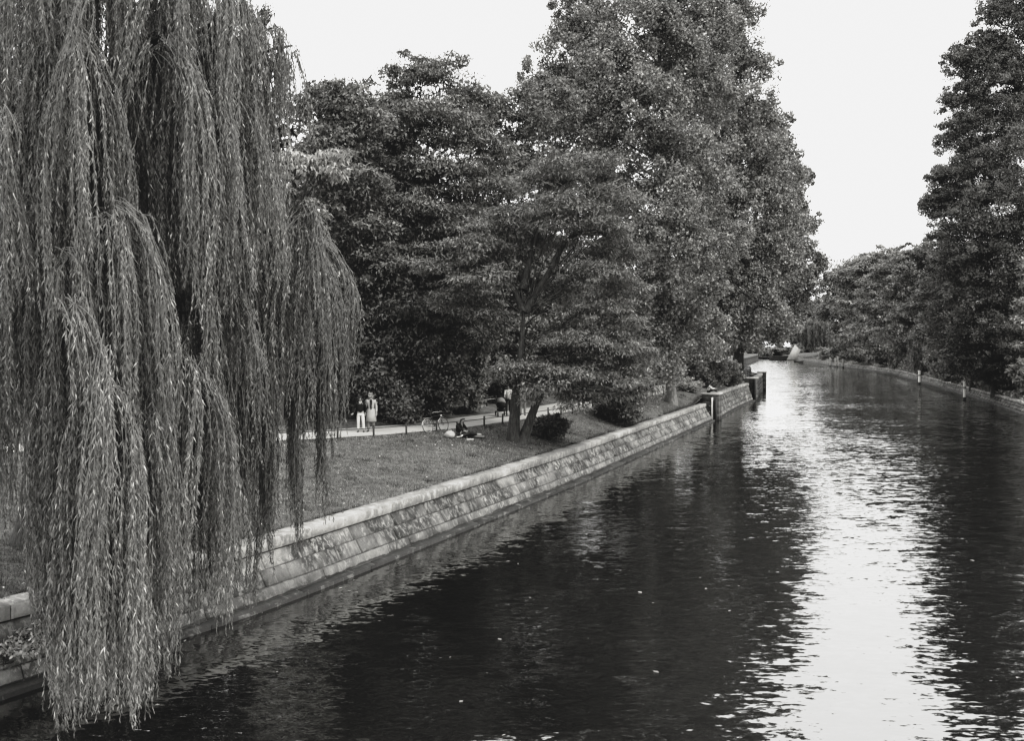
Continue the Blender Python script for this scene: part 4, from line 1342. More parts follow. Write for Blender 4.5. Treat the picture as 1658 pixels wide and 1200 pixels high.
# thick bushes along the far bend, down to the water
lab_far = 'thick bush standing at the water of the far bend'
kk = 0
for i, px in enumerate([1180, 1190, 1198, 1206, 1258, 1266, 1302, 1312]):
    Y = 455 + 4 * (i % 3)
    x = at(px, 600, Y)[0]
    copy_tree(protos[i % 2], (x, Y, 1.6), rr.uniform(0, 6), (2.6 * rr.uniform(.8, 1.2), (2.6 if px > 1280 else 1.3) * rr.uniform(.7, 1.3)), lab_far)['group'] = 'bushes closing the far bend'
for i, Y in enumerate((150, 164, 178, 193, 209, 226, 244, 263, 285, 310, 340, 372)):
    x = float(np.interp(Y, LW4[:, 1], LW4[:, 0])) - rr.uniform(6.2, 8.5) - Y * .004
    copy_tree(protos[i % 2], (x, Y, gl(x, Y)), rr.uniform(0, 6), (1.3 * rr.uniform(.9, 1.4), 1.4 * rr.uniform(.8, 1.5)), 'bush beside the path beyond the curving railing')['group'] = 'bushes beyond the railing'
# ------------------------------------------------------------------ grass blades on the lawn (nobody could count them)
rng = np.random.RandomState(101)
line = np.concatenate([LW1, LW2])
Nl = normals2(line, True)
Dn = np.array((-.93, .37))
k = 520000
si = rng.randint(20, len(line), k)
w_ = rng.rand(k) ** 1.0 * 15
XY = line[si] + Nl[si] * 1.2 + Dn * w_[:, None] + rng.normal(size=(k, 2)) * .25
dw, sw = poly_dist(XY, LW1[::3])
dp, sp = poly_dist(XY, _pp)
edge = .16 * (noise3(np.concatenate([XY * 1.6, XY[:, :1] * 0], 1)) - .5)
okm = (sw > 0) & (sp < 0) & (dp > .0 + edge - .1) & (XY[:, 1] < 76.5)
okm &= rng.rand(k) < np.clip(46.0 / XY[:, 1], .35, 1.2)
XY = XY[okm]
dens = noise3(np.concatenate([XY * .8, XY[:, :1] * 0 + 3], 1)); keep = rng.rand(len(XY)) < .25 + 1.1 * dens
XY = XY[keep]
near_fence = poly_dist(XY, _pp)[0] < .45
z = ground_left(XY)
m = len(XY)
hh = rng.uniform(.04, .11, m) * np.where(near_fence, 1.8, 1.0)
az = rng.uniform(0, 2 * PI, m)
tip = np.stack([np.cos(az) * hh * .7, np.sin(az) * hh * .7, hh], 1)
wd = rng.uniform(.007, .014, m)
b = np.stack([-np.sin(az) * wd, np.cos(az) * wd, az * 0], 1)
P = np.concatenate([XY, z[:, None] - .01], 1)
V = np.stack([P - b, P + b, P + tip], 1).reshape(-1, 3)
tone = .45 + .75 * noise3(np.concatenate([XY * 1.7, XY[:, :1] * 0 + 21], 1)) + .75 * noise3(np.concatenate([XY * .45, XY[:, :1] * 0 + 9], 1))
M['grass'] = leaf_mat('grass_blade', .095, .1, .6, .2)
tag(link('grass', np_mesh('grass', V, np.arange(3 * m).reshape(-1, 3), tone * rng.uniform(.35, 1.9, m)), M['grass']), 'short rough grass on the lawn between the path and the coping', 'grass', None, 'stuff')

# longer tufts along the coping and scattered weeds
k = 26000
si = rng.randint(20, len(LW1), k)
XY = LW1[si] + normals2(LW1)[si] * (1.16 + np.abs(rng.normal(size=k)) * .16)[:, None] + rng.normal(size=(k, 2)) * .03
keep = noise3(np.concatenate([XY * 1.3, XY[:, :1] * 0 + 5], 1)) > .42
XY = XY[keep]
wc = LW1[rng.randint(40, len(LW1), 130)] + Dn * rng.uniform(1.8, 9, 130)[:, None]
wX = np.repeat(wc, 70, 0) + rng.normal(size=(130 * 70, 2)) * .16
sp_ = poly_dist(wX, _pp)[1]; wX = wX[sp_ < 0]
XY = np.concatenate([XY, wX])
m = len(XY); z = ground_left(XY)
hh = rng.uniform(.06, .20, m); az = rng.uniform(0, 2 * PI, m); wd = rng.uniform(.006, .012, m)
tip = np.stack([np.cos(az) * hh * .8, np.sin(az) * hh * .8, hh], 1); b = np.stack([-np.sin(az) * wd, np.cos(az) * wd, az * 0], 1)
P = np.concatenate([XY, z[:, None] - .01], 1)
V = np.stack([P - b, P + b, P + tip], 1).reshape(-1, 3)
tag(link('weed_tufts', np_mesh('weed_tufts', V, np.arange(3 * m).reshape(-1, 3), rng.uniform(.3, 1.3, m)), M['grass']), 'longer grass tufts and weeds along the coping and in the lawn', 'grass', None, 'stuff')

# fallen leaves on the lawn, leaves and flecks on the water
k = 3200
si = rng.randint(20, len(LW1), k)
XY = LW1[si] + normals2(LW1)[si] * 1.2 + Dn * (rng.rand(k) * 12)[:, None]
dp, sp = poly_dist(XY, _pp); XY = XY[(sp < 0)]
C = np.concatenate([XY, (ground_left(XY) + .07)[:, None]], 1)
V, Fc, sh = leaves(C, np.full((len(C), 3), .02), 1, .07, .05, rng, 0, 1.6, .5, .5, .5, .2, False)
M['dry_leaf'] = leaf_mat('dry_leaf', .20, .2, .6, .2)
tag(link('fallen_leaves', np_mesh('fallen_leaves', V, Fc, sh), M['dry_leaf']), 'pale fallen leaves scattered on the lawn', 'leaves', None, 'stuff')
k = 300
Y = 12 + 70 * rng.rand(k) ** 1.6
lx = np.interp(Y, LW1[:, 1], LW1[:, 0]); rx = np.interp(Y, RW[:, 1], RW[:, 0])
x = lx + (rx - lx) * rng.rand(k) ** 1.4
C = np.stack([x, Y, np.full(k, .012)], 1)
a = rng.uniform(0, 2 * PI, k); L = rng.uniform(.02, .07, k) * rng.uniform(.5, 1.3, k); w2 = L * rng.uniform(.35, .8, k)
d1 = np.stack([np.cos(a), np.sin(a), a * 0], 1); d2 = np.stack([-np.sin(a), np.cos(a), a * 0], 1)
V = np.stack([C - d1 * L[:, None], C + d2 * w2[:, None] + (0, 0, .006), C + d1 * L[:, None], C - d2 * w2[:, None] + (0, 0, .004)], 1).reshape(-1, 3)
tag(link('floating_leaves', np_mesh('floating_leaves', V, np.arange(4 * k).reshape(-1, 4), rng.uniform(.3, 1.6, k)), M['dry_leaf']), 'small pale leaves floating on the dark water', 'leaves', None, 'stuff')

# ------------------------------------------------------------------ low fence along the path
fence = empty('path_fence'); tag(fence, 'knee high fence of dark posts and one thin rail between lawn and path', 'fence')
L = np.concatenate([[0], np.cumsum(np.linalg.norm(np.diff(PATH, axis=0), axis=1))])
i0 = float(np.interp(-30, PATH[:, 0], L)); i1 = float(np.interp(14, PATH[:, 0], L))
# posts through the observed spacing: one stands at (-7.56, 39.4)
sref = L[int(np.argmin(np.hypot(PATH[:, 0] + 7.56, PATH[:, 1] - 39.3)))]
ss = sref + 1.78 * np.arange(-30, 60)
ss = ss[(ss > i0) & (ss < i1)]
rngp = random.Random(5)
post0 = None
tops = []
for s in ss:
    x, y = np.interp(s, L, PATH[:, 0]), np.interp(s, L, PATH[:, 1])
    z = gl(x, y)
    if post0 is None:
        pm = MB(); pm.box((0, 0, .20), (.085, .085, .62), 0, 1, .012); pm.box((0, 0, .525), (.10, .10, .035), 0, 1, .015)
        post0 = pm.build('post', M['post_wood'], fence, False); p = post0
    else:
        p = post0.copy(); COL.objects.link(p); p.parent = fence
    p.location = (x, y, z); p.rotation_euler = (rngp.uniform(-.04, .04), rngp.uniform(-.04, .04), rngp.uniform(0, .3))
    tops.append((x, y, z + .40))
rl = MB()
tops = np.array(tops); dense = catmull(tops, .45)
seg = np.linspace(0, 1, len(dense))
rl.tube(dense, .022, 6)
rl.build('rail', M['post_wood'], fence)

# ------------------------------------------------------------------ park fence in the shade behind the path
pf = empty('back_fence'); tag(pf, 'low rail fence in the shade on the far side of the path', 'fence')
bl = PATH + PN * 6.2
bl = bl[(bl[:, 0] > -6) & (bl[:, 0] < 4)]
bz = ground_left(bl)
q = MB(); q.tube(np.concatenate([bl, (bz + .42)[:, None]], 1), .03, 6); q.build('rail', M['grey_post'], pf)
pz = None
for i in range(0, len(bl), 3):
    if pz is None:
        pm = MB(); pm.box((0, 0, .18), (.08, .08, .6), 0, 1, .01); pz = pm.build('post', M['post_wood'], pf, False); p = pz
    else:
        p = pz.copy(); COL.objects.link(p); p.parent = pf
    p.location = (bl[i, 0], bl[i, 1], bz[i])

# ------------------------------------------------------------------ piers of the left wall
def pier(label, c, size, ztop, ang, cap=.16, chain=True):
    r = empty('stone_pier', (c[0], c[1], 0), ang); tag(r, label, 'pier', 'stone piers on the left wall')
    b = MB()
    rg = random.Random(int(c[1]))
    b.box((0, 0, ztop / 2 - .5), (size[0], size[1], ztop - cap + .6), 0, .9)
    nz = 4
    for zi in range(nz):
        for fx in (-1, 1):
            h = (ztop - cap) / nz
            b.box((fx * size[0] * .25, -size[1] / 2 + .04, h * (zi + .5)), (size[0] * .49, .12, h - .012), 0, rg.uniform(.7, 1.3), .012)
            b.box((size[0] / 2 - .04, fx * size[1] * .25, h * (zi + .5) + .001), (.12, size[1] * .49, h - .012), 0, rg.uniform(.7, 1.3), .012)
    b.build('shaft', M['pier'], r, False)
    k = MB(); k.box((0, 0, ztop - cap / 2), (size[0] + .22, size[1] + .22, cap), 0, 1.25, .03)
    k.build('cap_slab', M['coping'], r, False)
    return r


A1 = math.radians(-23)                                       # wall direction
p1 = np.array((17.55, 77.9))
pr1 = pier('nearer stone pier with a pale cap slab on which a man sits', np.array((17.62, 78.1)), (1.45, 1.5), 2.36, A1)
w = MB(); w.box((-.50, 1.75, 1.05), (.45, 2.1, 2.1), 0, .9, .02); w.build('wing_wall', M['pier'], pr1, False)
w = MB()
w.box((.18, -.86, .95), (.16, .14, 2.1), 0, 1.0, .02)
w.build('pale_fender', M['pale_post'], pr1, False)
w = MB(); w.box((.50, -.88, .75), (.24, .18, 2.2), 0, 1.0, .03); w.build('dark_fender', M['iron'], pr1, False)
for zq in (1.25, .72):
    w = MB(); w.lathe([(.06, -.05), (.09, 0), (.06, .05)], (-.05, -.84, zq), 10); w.build('mooring_ring', M['grey_post'], pr1)

p2 = np.array((29.0, 105.8))
pr2 = pier('farther stone pier with a black fender pile in front of it', p2 + np.array((-.5, .3)), (1.6, 1.6), 2.72, A1)
w = MB(); w.box((.70, -.95, .9), (.30, .26, 3.4), 0, 1.0, .04); w.build('dark_fender', M['iron'], pr2, False)
pe = LW3[-1]
pr3 = pier('dark square pier at the outer end of the bastion', pe + np.array((-.35, -.4)), (1.2, 1.3), 2.75, math.radians(-16))
pr3.children[1].data = pr3.children[1].data.copy(); pr3.children[1].data.materials.clear(); pr3.children[1].data.materials.append(M['pier'])

# railing on the bastion and quay
rail = empty('quay_railing'); tag(rail, 'dark many barred iron railing curving along the quay beyond the piers', 'railing')
rp = catmull([(23.0, 97.5), (26.4, 104), (29.6, 111), (32.6, 121), (34.4, 130), (36.4, 141), (41.2, 170), (49.5, 203), (58, 238)], 2.0)
rz = np.maximum(ground_left(rp), 2.35)
pz = None
for i in range(len(rp)):
    if pz is None:
        pm = MB(); pm.box((0, 0, .5), (.09, .09, 1.1), 0, 1, .01); pz = pm.build('post', M['iron'], rail, False); p = pz
    else:
        p = pz.copy(); COL.objects.link(p); p.parent = rail
    p.location = (rp[i, 0], rp[i, 1], rz[i])
for hgt in (1.02, .80, .58, .36, .14):
    q = MB(); q.tube(np.concatenate([rp, (rz + hgt)[:, None]], 1), .055 if hgt > 1 else .045, 6); q.build('rail', M['iron'], rail)
# pale post on the quay
pq = at(1202, 615, 106); zq = gl(pq[0], pq[1])
q = MB(); q.lathe([(.0, 1.02), (.09, 1.0), (.10, .9), (.10, -.2)], (0, 0, 0), 12)
o = q.build('quay_post', M['pale_post']); o.location = (pq[0], pq[1], zq); tag(o, 'short pale post standing at the railing above the taller wall', 'post')


# ------------------------------------------------------------------ posts standing in the water
def pile(name, label, px, pyb, h, r, group, mat='pale_post', cap=True):
    Y = CAMZ * F / (pyb - 560.0)
    x = at(px, pyb, Y)[0]
    root = empty(name, (x, Y, 0)); tag(root, label, 'post', group)
    q = MB(); q.lathe([(.0, h), (r * .9, h - .01), (r, h - .05), (r, h * .55), (r, .35), (r, -1.2)], (0, 0, 0), 12)
    q.build('shaft', M[mat], root)
    q = MB(); q.lathe([(r * 1.03, .42), (r * 1.03, -.8)], (0, 0, 0), 12); q.build('wet_foot', M['iron'], root)
    q = MB(); q.lathe([(r * 1.03, h * .62), (r * 1.03, h * .74)], (0, 0, 0), 12); q.build('painted_band', M['grey_post'], root)
    if cap:
        q = MB(); q.lathe([(0, h + .05), (r * 1.15, h + .02), (r * 1.15, h - .06)], (0, 0, 0), 12); q.build('cap', M['pale_post'], root)
    return root


pile('mooring_post', 'nearer slim white post standing in the water off the opposite wall', 1561.5, 649, 2.25, .15, 'slim white posts in the canal')
pile('mooring_post', 'farther slim white post in the water in front of the trailing willow', 1488.5, 623, 2.3, .18, 'slim white posts in the canal')
for px, pb_, h, lab in ((1344, 593.5, 2.9, 'first of four thick posts in a row near the far bend, nearest the weeping willow'), (1352.2, 594.5, 2.8, 'second of four thick posts from the weeping willow'),
                        (1356, 594.5, 3.2, 'tallest of the four thick posts near the far bend'), (1365, 595.5, 2.6, 'last of the four thick posts, nearest the tall right trees')):
    pile('mooring_post', lab, px, pb_, h, .26, 'four thick mooring posts', 'grey_post', False)

# far end: dark quay slab and pale sloping slab beside it, small boat
qx0, qx1 = at(1251, 580, 405)[0], at(1283, 580, 405)[0]
q = MB(); q.box(((qx0 + qx1) / 2, 408, .75), (qx1 - qx0, 5, 2.0), 0, 1, .1); q.box(((qx0 + qx1) / 2, 408, 1.8), (qx1 - qx0 + .4, 5.4, .2), 0, 1, .03)
tag(q.build('dark_quay', M['dark_quay'], None, False), 'dark low quay block at the far end of the canal', 'quay')
sl_ = [at(1287, 558, 402), at(1296.5, 567, 402), at(1288, 582.4, 399), at(1274, 582.2, 399)]
V = np.array(sl_ + [p + np.array((0, .5, -.25)) for p in sl_])
Fq = np.array([[0, 1, 2, 3], [7, 6, 5, 4], [0, 4, 5, 1], [1, 5, 6, 2], [2, 6, 7, 3], [3, 7, 4, 0]])
o = link('concrete_ramp', np_mesh('concrete_ramp', V, Fq), M['concrete']); tag(o, 'pale sloping slab rising beside the dark quay at the far bend', 'ramp')
bx, by = at(1293, 586.5, 350)[:2]
boat = empty('rowing_boat', (bx, by, 0), .2); tag(boat, 'tiny low boat lying on the water near the far bend', 'boat')
q = MB()
hs = []
for t in np.linspace(-1, 1, 9):
    wv = .62 * (1 - abs(t) ** 2.4) + .03; hz = .42 + .16 * t * t
    hs.append([(t * 2.1, -wv, hz), (t * 2.1, -wv * .7, .02), (t * 2.1, wv * .7, .02), (t * 2.1, wv, hz)])
V = np.array(hs).reshape(-1, 3)
q.add(V, np.array([[i * 4 + j, (i + 1) * 4 + j, (i + 1) * 4 + j + 1, i * 4 + j + 1] for i in range(8) for j in range(3)]))
q.build('hull', M['iron'], boat)
q = MB(); q.box((.3, 0, .36), (.3, 1.0, .04)); q.box((-.9, 0, .36), (.3, .9, .04)); q.build('bench', M['pale_post'], boat, False)

# little plant growing from the ledge, graffiti stroke on the wall
lp = at(26, 1045, 17.0)
dwp, _ = poly_dist(np.array([lp[:2]]), LW1)
sidx = int(np.argmin(np.hypot(*(LW1 - np.array((-9.45, 16.2))).T)))
nl = normals2(LW1)[sidx]
bp = np.array((*(LW1[sidx] + nl * .30), .42))
make_tree('ledge_plant', 'small pale leafed plant rooted in the broken wall ledge under the willow', bp, [(bp[0], bp[1], bp[2] + .28, .55, .35, .28), (bp[0] + .5, bp[1] + .5, bp[2] + .45, .4, .3, .3), (bp[0] - .5, bp[1] - .5, bp[2] + .35, .5, .3, .3)],
          'leaf_light', 121, density=16, n_leaf=22, L=.09, Wd=.06, cr=(.14, .14, .1), trunk_r=.02, cat='plant', limb_r=.012, tri=False)

gp = catmull([(273, 941), (276, 936), (283, 937), (288, 942), (282, 946), (287, 951), (291, 954)], 1.2)
# project the stroke on the battered face
F1, F2 = (.72, .97), (.27, .42)
pts = []
for px, py in gp:
    best = None
    for yy in np.linspace(17, 25, 801):
        p = at(px, py, yy)
        if p[2] < .42 or p[2] > .97: continue
        i = int(np.argmin(np.hypot(LW1[:, 0] - p[0], LW1[:, 1] - p[1])))
        n2 = normals2(LW1)[i]
        ins = float((p[:2] - LW1[i]) @ n2)
        e = abs(ins - (F2[0] + (F1[0] - F2[0]) * (p[2] - F2[1]) / (F1[1] - F2[1])))
        if best is None or e < best[0]: best = (e, p, n2)
    if best: pts.append(best[1] + np.array((-best[2][0] * .03, -best[2][1] * .03, .025)))
if len(pts) > 3:
    q = MB(); q.tube(np.array(pts), .012, 5)
    M['chalk'] = plain('white_paint', .6, .8, .1, 8)
    tag(q.build('graffiti_stroke', M['chalk'], wall1), 'white painted scrawl on the stones')

# ------------------------------------------------------------------ bicycle leaning at the fence
def bicycle(label, loc, rz, lean):
    root = empty('bicycle', loc, rz); root.rotation_euler = (lean, 0, rz); tag(root, label, 'bicycle')
    R = .345
    chrome = M['chrome']; blk = M['rubber']; frm = M['iron']
    for wx in (-.53, .53):
        wh = empty('wheel', (wx, 0, R)); wh.parent = root
        th = np.linspace(0, 2 * PI, 36, endpoint=False)
        ring = lambda r: np.stack([np.cos(th) * r, th * 0, np.sin(th) * r], 1)
        q = MB(); q.tube(ring(R - .018), .021, 8, closed=True); q.build('tyre', blk, wh)
        q = MB(); q.tube(ring(R - .045), .013, 6, closed=True); q.build('rim', chrome, wh)
        q = MB()
        for a in np.linspace(0, 2 * PI, 18, endpoint=False):
            q.tube([(0, .02 if int(a * 9) % 2 else -.02, 0), (math.cos(a) * (R - .05), 0, math.sin(a) * (R - .05))], .0018, 3, caps=False)
        q.tube([(0, -.05, 0), (0, .05, 0)], .02, 8)
        q.build('spokes', chrome, wh)
        t2 = np.linspace(.05 * PI, .95 * PI, 16) if wx < 0 else np.linspace(.15 * PI, .95 * PI, 14)
        rr = R + .025
        q = MB()
        pv, fv = [], []
        for i, a in enumerate(t2):
            for s_ in (-.034, 0, .034):
                r3 = rr + (.012 if s_ == 0 else 0)
                pv.append((wx + math.cos(a) * r3, s_, R + math.sin(a) * r3))
        for i in range(len(t2) - 1):
            for j in (0, 1):
                fv.append([i * 3 + j, (i + 1) * 3 + j, (i + 1) * 3 + j + 1, i * 3 + j + 1])
        q.add(pv, np.array(fv)); q.build('mudguard', chrome, root)
    q = MB()
    bb = (-.08, 0, .30); st = (-.22, 0, .78); hd = (.34, 0, .82); hb = (.38, 0, .66)
    for a, b_, r in ((bb, st, .016), (bb, hb, .019), (st, hd, .014), (hd, hb, .019), (bb, (-.53, .05, R), .010), (bb, (-.53, -.05, R), .010), (st, (-.53, .05, R), .009), (st, (-.53, -.05, R), .009),
                     (hb, (.53, .055, R), .012), (hb, (.53, -.055, R), .012), ((-.22, 0, .78), (-.25, 0, .90), .013), (hd, (.31, 0, .98), .013)):
        q.tube([a, b_], r, 8)
    q.lathe([(.0, -.01), (.09, -.006), (.09, .006), (0, .01)], (0, 0, 0), 16)
    q.build('frame', frm, root)
    q = MB(); q.tube(catmull([(.12, .30, .96), (.24, .27, 1.0), (.31, .10, 1.0), (.31, 0, .98), (.31, -.10, 1.0), (.24, -.27, 1.0), (.12, -.30, .96)], .04), .012, 8); q.build('handlebar', chrome, root)
    q = MB()
    for s_ in (.3, -.3): q.tube([(.18, s_ * .98, .975), (.08, s_ * 1.0, .955)], .018, 8)
    q.build('grips', blk, root)
    q = MB(); q.ball((-.30, 0, .93), (.10, .085, .035), 12, 7); q.ball((-.18, 0, .935), (.11, .035, .025), 10, 6); q.build('saddle', blk, root)
    q = MB()
    for s_ in (-.06, 0, .06): q.tube([(-.80, s_, .74), (-.34, s_, .74)], .006, 5)
    for xx in (-.8, -.57, -.34): q.tube([(xx, -.07, .74), (xx, .07, .74)], .006, 5)
    for s_ in (-.07, .07): q.tube([(-.60, s_, .74), (-.53, s_ * .8, R)], .006, 5)
    q.build('luggage_rack', chrome, root)
    q = MB(); q.lathe([(.0, .05), (.05, .03), (.055, -.03), (0, -.05)], (.45, 0, .80), 10); q.build('headlight', chrome, root)
    q = MB()
    for a in (0.7, 0.7 + PI): q.tube([(-.08, .06 if a < 2 else -.06, .30), (-.08 + .17 * math.cos(a), .07 if a < 2 else -.07, .30 + .17 * math.sin(a))], .01, 6); q.box((-.08 + .17 * math.cos(a), .11 if a < 2 else -.11, .30 + .17 * math.sin(a)), (.09, .07, .02))
    q.build('pedals', blk, root)
    return root


M['chrome'] = plain('bright_metal', .33, .3, .1, 8, .6)
M['rubber'] = plain('black_rubber', .02, .7, .2, 12, .3)
bk_ = drop_left(706, 702)
bicycle('bicycle with pale mudguards leaning against the low fence', (bk_[0], bk_[1] + .22, bk_[2] + .0), math.radians(50), math.radians(-9))
# ------------------------------------------------------------------ people
M['skin'] = plain('skin', .2, .6, .08, 6, .3)
M['hair_dark'] = plain('dark_hair', .018, .6, .4, 18, .35)
M['hair_grey'] = plain('grey_hair', .16, .65, .3, 18, .3)
M['hair_fair'] = plain('fair_hair', .26, .65, .3, 18, .3)
M['cloth_black'] = plain('black_cloth', .014, .9, .35, 9, .1)
M['cloth_dark'] = plain('dark_cloth', .03, .9, .3, 9, .1)
M['cloth_mid'] = plain('grey_cloth', .14, .9, .2, 9, .1)
M['cloth_pale'] = plain('cream_cloth', .25, .9, .14, 7, .1)
M['cloth_white'] = plain('white_cloth', .40, .9, .1, 7, .1)
M['eye'] = plain('dark_eye', .02, .3, .1, 5, .5)
M['leather'] = plain('black_leather', .015, .5, .2, 10, .4)


def skin_mesh(nodes, edges, root=0, sub=1):
    """nodes: list of (x, y, z, r) -> a mesh grown with a Skin modifier."""
    me = bpy.data.meshes.new('grow')
    me.from_pydata([n[:3] for n in nodes], edges, [])
    o = bpy.data.objects.new('grow', me)
    COL.objects.link(o)
    md = o.modifiers.new('skin', 'SKIN')
    md.use_smooth_shade = True
    if not me.skin_vertices:
        bpy.context.view_layer.update()
    sv = me.skin_vertices[0].data
    for i, n in enumerate(nodes):
        r = n[3]
        sv[i].radius = r if isinstance(r, tuple) else (r, r)
        sv[i].use_root = (i == root)
    if sub:
        s = o.modifiers.new('sub', 'SUBSURF'); s.levels = sub; s.render_levels = sub
    bpy.context.view_layer.update()
    dg = bpy.context.evaluated_depsgraph_get()
    out = bpy.data.meshes.new_from_object(o.evaluated_get(dg))
    bpy.data.objects.remove(o); bpy.data.meshes.remove(me)
    for p in out.polygons: p.use_smooth = True
    return out


STAND = dict(pelvis=(0, 0, .95), spine=(0, .01, 1.12), chest=(0, .0, 1.32), neck=(0, .01, 1.47), head=(0, -.01, 1.60),
             hipL=(.095, 0, .90), kneeL=(.105, -.02, .49), ankL=(.11, .02, .085), toeL=(.13, -.15, .035),
             hipR=(-.095, 0, .90), kneeR=(-.105, -.02, .49), ankR=(-.11, .02, .085), toeR=(-.13, -.15, .035),
             shL=(.175, .01, 1.41), elL=(.235, .03, 1.13), wrL=(.25, -.06, .88), haL=(.252, -.09, .80),
             shR=(-.175, .01, 1.41), elR=(-.235, .03, 1.13), wrR=(-.25, -.06, .88), haR=(-.252, -.09, .80))


def person(label, loc, rz, pose=None, scale=1.0, top='cloth_dark', legs='cloth_mid', hair='hair_dark', shoes='leather', coat=None, long_hair=False, scarf=None, facing=(0, -1, 0), group=None, bare=False):
    J = {k: np.array(v, float) for k, v in STAND.items()}
    for k, v in (pose or {}).items(): J[k] = np.array(v, float)
    fwd = np.array(facing, float); fwd /= np.linalg.norm(fwd)
    root = empty('person', loc, rz); root.scale = (scale,) * 3
    tag(root, label, 'person', group)
    nodes, edges = [], []

    def nd(p, r): nodes.append((float(p[0]), float(p[1]), float(p[2]), r)); return len(nodes) - 1

    def ch(a, pr):
        for p, r in pr:
            b = nd(p, r); edges.append((a, b)); a = b
        return a
    L = lambda a, b, t: J[a] * (1 - t) + J[b] * t
    pe = nd(J['pelvis'], (.135, .105))
    sp = ch(pe, [(J['spine'], (.12, .095))]); cst = ch(sp, [(J['chest'], (.145, .105))])
    nk = ch(cst, [(J['neck'], .058)])
    up = J['head'] - J['neck']; up /= np.linalg.norm(up)
    hd = J['head']
    h0 = ch(nk, [(hd - up * .055 + fwd * .012, (.062, .07))]); h1 = ch(h0, [(hd + up * .015, (.076, .088))]); h2 = ch(h1, [(hd + up * .085 - fwd * .008, (.062, .075))])
    sd = np.cross(fwd, up); sd /= np.linalg.norm(sd)
    ch(h1, [(hd + fwd * .088 + up * .005, .016), (hd + fwd * .104 - up * .018, .013)])          # nose
    for s in (1, -1): ch(h1, [(hd + sd * s * .078 - fwd * .005, .018), (hd + sd * s * .088 - fwd * .015 + up * .01, .014)])   # ears
    for s in 'LR':
        ch(pe, [(J['hip' + s], .09), (L('hip' + s, 'knee' + s, .5), .075), (J['knee' + s], .055), (L('knee' + s, 'ank' + s, .4), .052), (J['ank' + s], .038), (L('ank' + s, 'toe' + s, .6), .036), (J['toe' + s], .03)])
        w = ch(cst, [(J['sh' + s], .062), (L('sh' + s, 'el' + s, .5), .047), (J['el' + s], .039), (L('el' + s, 'wr' + s, .45), .037), (J['wr' + s], .026)])
        hv = J['ha' + s] - J['wr' + s]; hl = np.linalg.norm(hv); hv = hv / hl
        sd2 = np.cross(hv, fwd if abs(hv @ fwd) < .9 else np.array((0, 0, 1.))); sd2 /= np.linalg.norm(sd2)
        nm = np.cross(sd2, hv)
        pm = ch(w, [(J['wr' + s] + hv * .05, (.034, .02))])
        for fi, (o_, ln) in enumerate(((-.027, .075), (-.009, .085), (.009, .08), (.026, .062))):
            b0 = J['wr' + s] + hv * .085 + sd2 * o_
            ch(pm, [(b0, .010), (b0 + hv * ln * .5 + nm * .008, .009), (b0 + hv * ln * .95 + nm * .026, .007)])
        ch(pm, [(J['wr' + s] + hv * .05 - sd2 * .036, .011), (J['wr' + s] + hv * .088 - sd2 * .052 + nm * .012, .009)])
    body = link('body', skin_mesh(nodes, edges, pe), M['skin'], root)
    # eyes and mouth: small dark marks set in the face
    q = MB()
    for s in (1, -1): q.ball(hd + fwd * .082 + sd * s * .032 + up * .022, (.012, .008, .007), 8, 5)
    q.ball(hd + fwd * .080 - up * .048, (.022, .008, .005), 8, 5)
    q.build('face_features', M['eye'], root)
    # clothing: grown on the same joints, a little larger
    nodes, edges = [], []
    pe = nd(J['pelvis'] - (J['spine'] - J['pelvis']) * .25, (.168, .135)); sp = ch(pe, [(J['spine'], (.15, .12))]); cst = ch(sp, [(J['chest'], (.172, .125))]); ch(cst, [(L('chest', 'neck', .82), (.075, .07))])
    for s in 'LR':
        pr = [(J['sh' + s], .08), (L('sh' + s, 'el' + s, .5), .064), (J['el' + s], .055)]
        if not bare: pr += [(L('el' + s, 'wr' + s, .5), .052), (L('el' + s, 'wr' + s, .95), .044)]
        ch(cst, pr)
    link('coat' if coat else 'jacket', skin_mesh(nodes, edges, pe), M[top], root)
    nodes, edges = [], []
    pe = nd(J['pelvis'], (.135, .11))
    for s in 'LR': ch(pe, [(J['hip' + s] * .96, (.10, .10)), (L('hip' + s, 'knee' + s, .5), .092), (J['knee' + s], .075), (L('knee' + s, 'ank' + s, .5), .07), (L('knee' + s, 'ank' + s, .93), .066)])
    link('trousers', skin_mesh(nodes, edges, pe), M[legs], root)
    if coat:
        q = MB(); z1 = J['pelvis'][2] + .12
        q.lathe([(.16, z1), (.20, z1 - .12), (.225, z1 - .35), (.245, z1 - .58), (.23, z1 - .59)], (J['pelvis'][0], J['pelvis'][1] - .01, 0), 18, 1, 1.0, .84); q.build('coat_skirt', M[coat], root)
    if scarf:
        nodes, edges = [], []
        a = nd(J['neck'] + np.array((0, .0, -.01)), (.088, .088)); ch(a, [(J['neck'] + fwd * .10 + np.array((.02, 0, -.12)), .05), (J['neck'] + fwd * .14 + np.array((.02, 0, -.30)), .035), (J['neck'] + fwd * .15 + np.array((.03, 0, -.46)), .03)])
        link('scarf', skin_mesh(nodes, edges, a), M[scarf], root)
    nodes, edges = [], []
    a = nd(hd + up * .072 - fwd * .02, (.094, .098)); pr = [(hd + up * .0 - fwd * .05, (.082, .062)), (hd - up * .07 - fwd * .055, (.06, .045))]
    if long_hair: pr += [(hd - up * .18 - fwd * .07, (.085, .04)), (hd - up * .30 - fwd * .06, (.075, .03))]
    ch(a, pr)
    ch(a, [(hd + up * .088 + fwd * .045, (.072, .05)), (hd + up * .062 + fwd * .075, (.055, .03))])
    if long_hair:
        ch(a, [(hd + up * .08 + fwd * .05, (.075, .05))])
        for s in (1, -1): ch(a, [(hd + sd * s * .082 + up * .0, .028), (hd + sd * s * .095 - up * .14 + fwd * .02, .032), (hd + sd * s * .085 - up * .27 + fwd * .03, .022)])
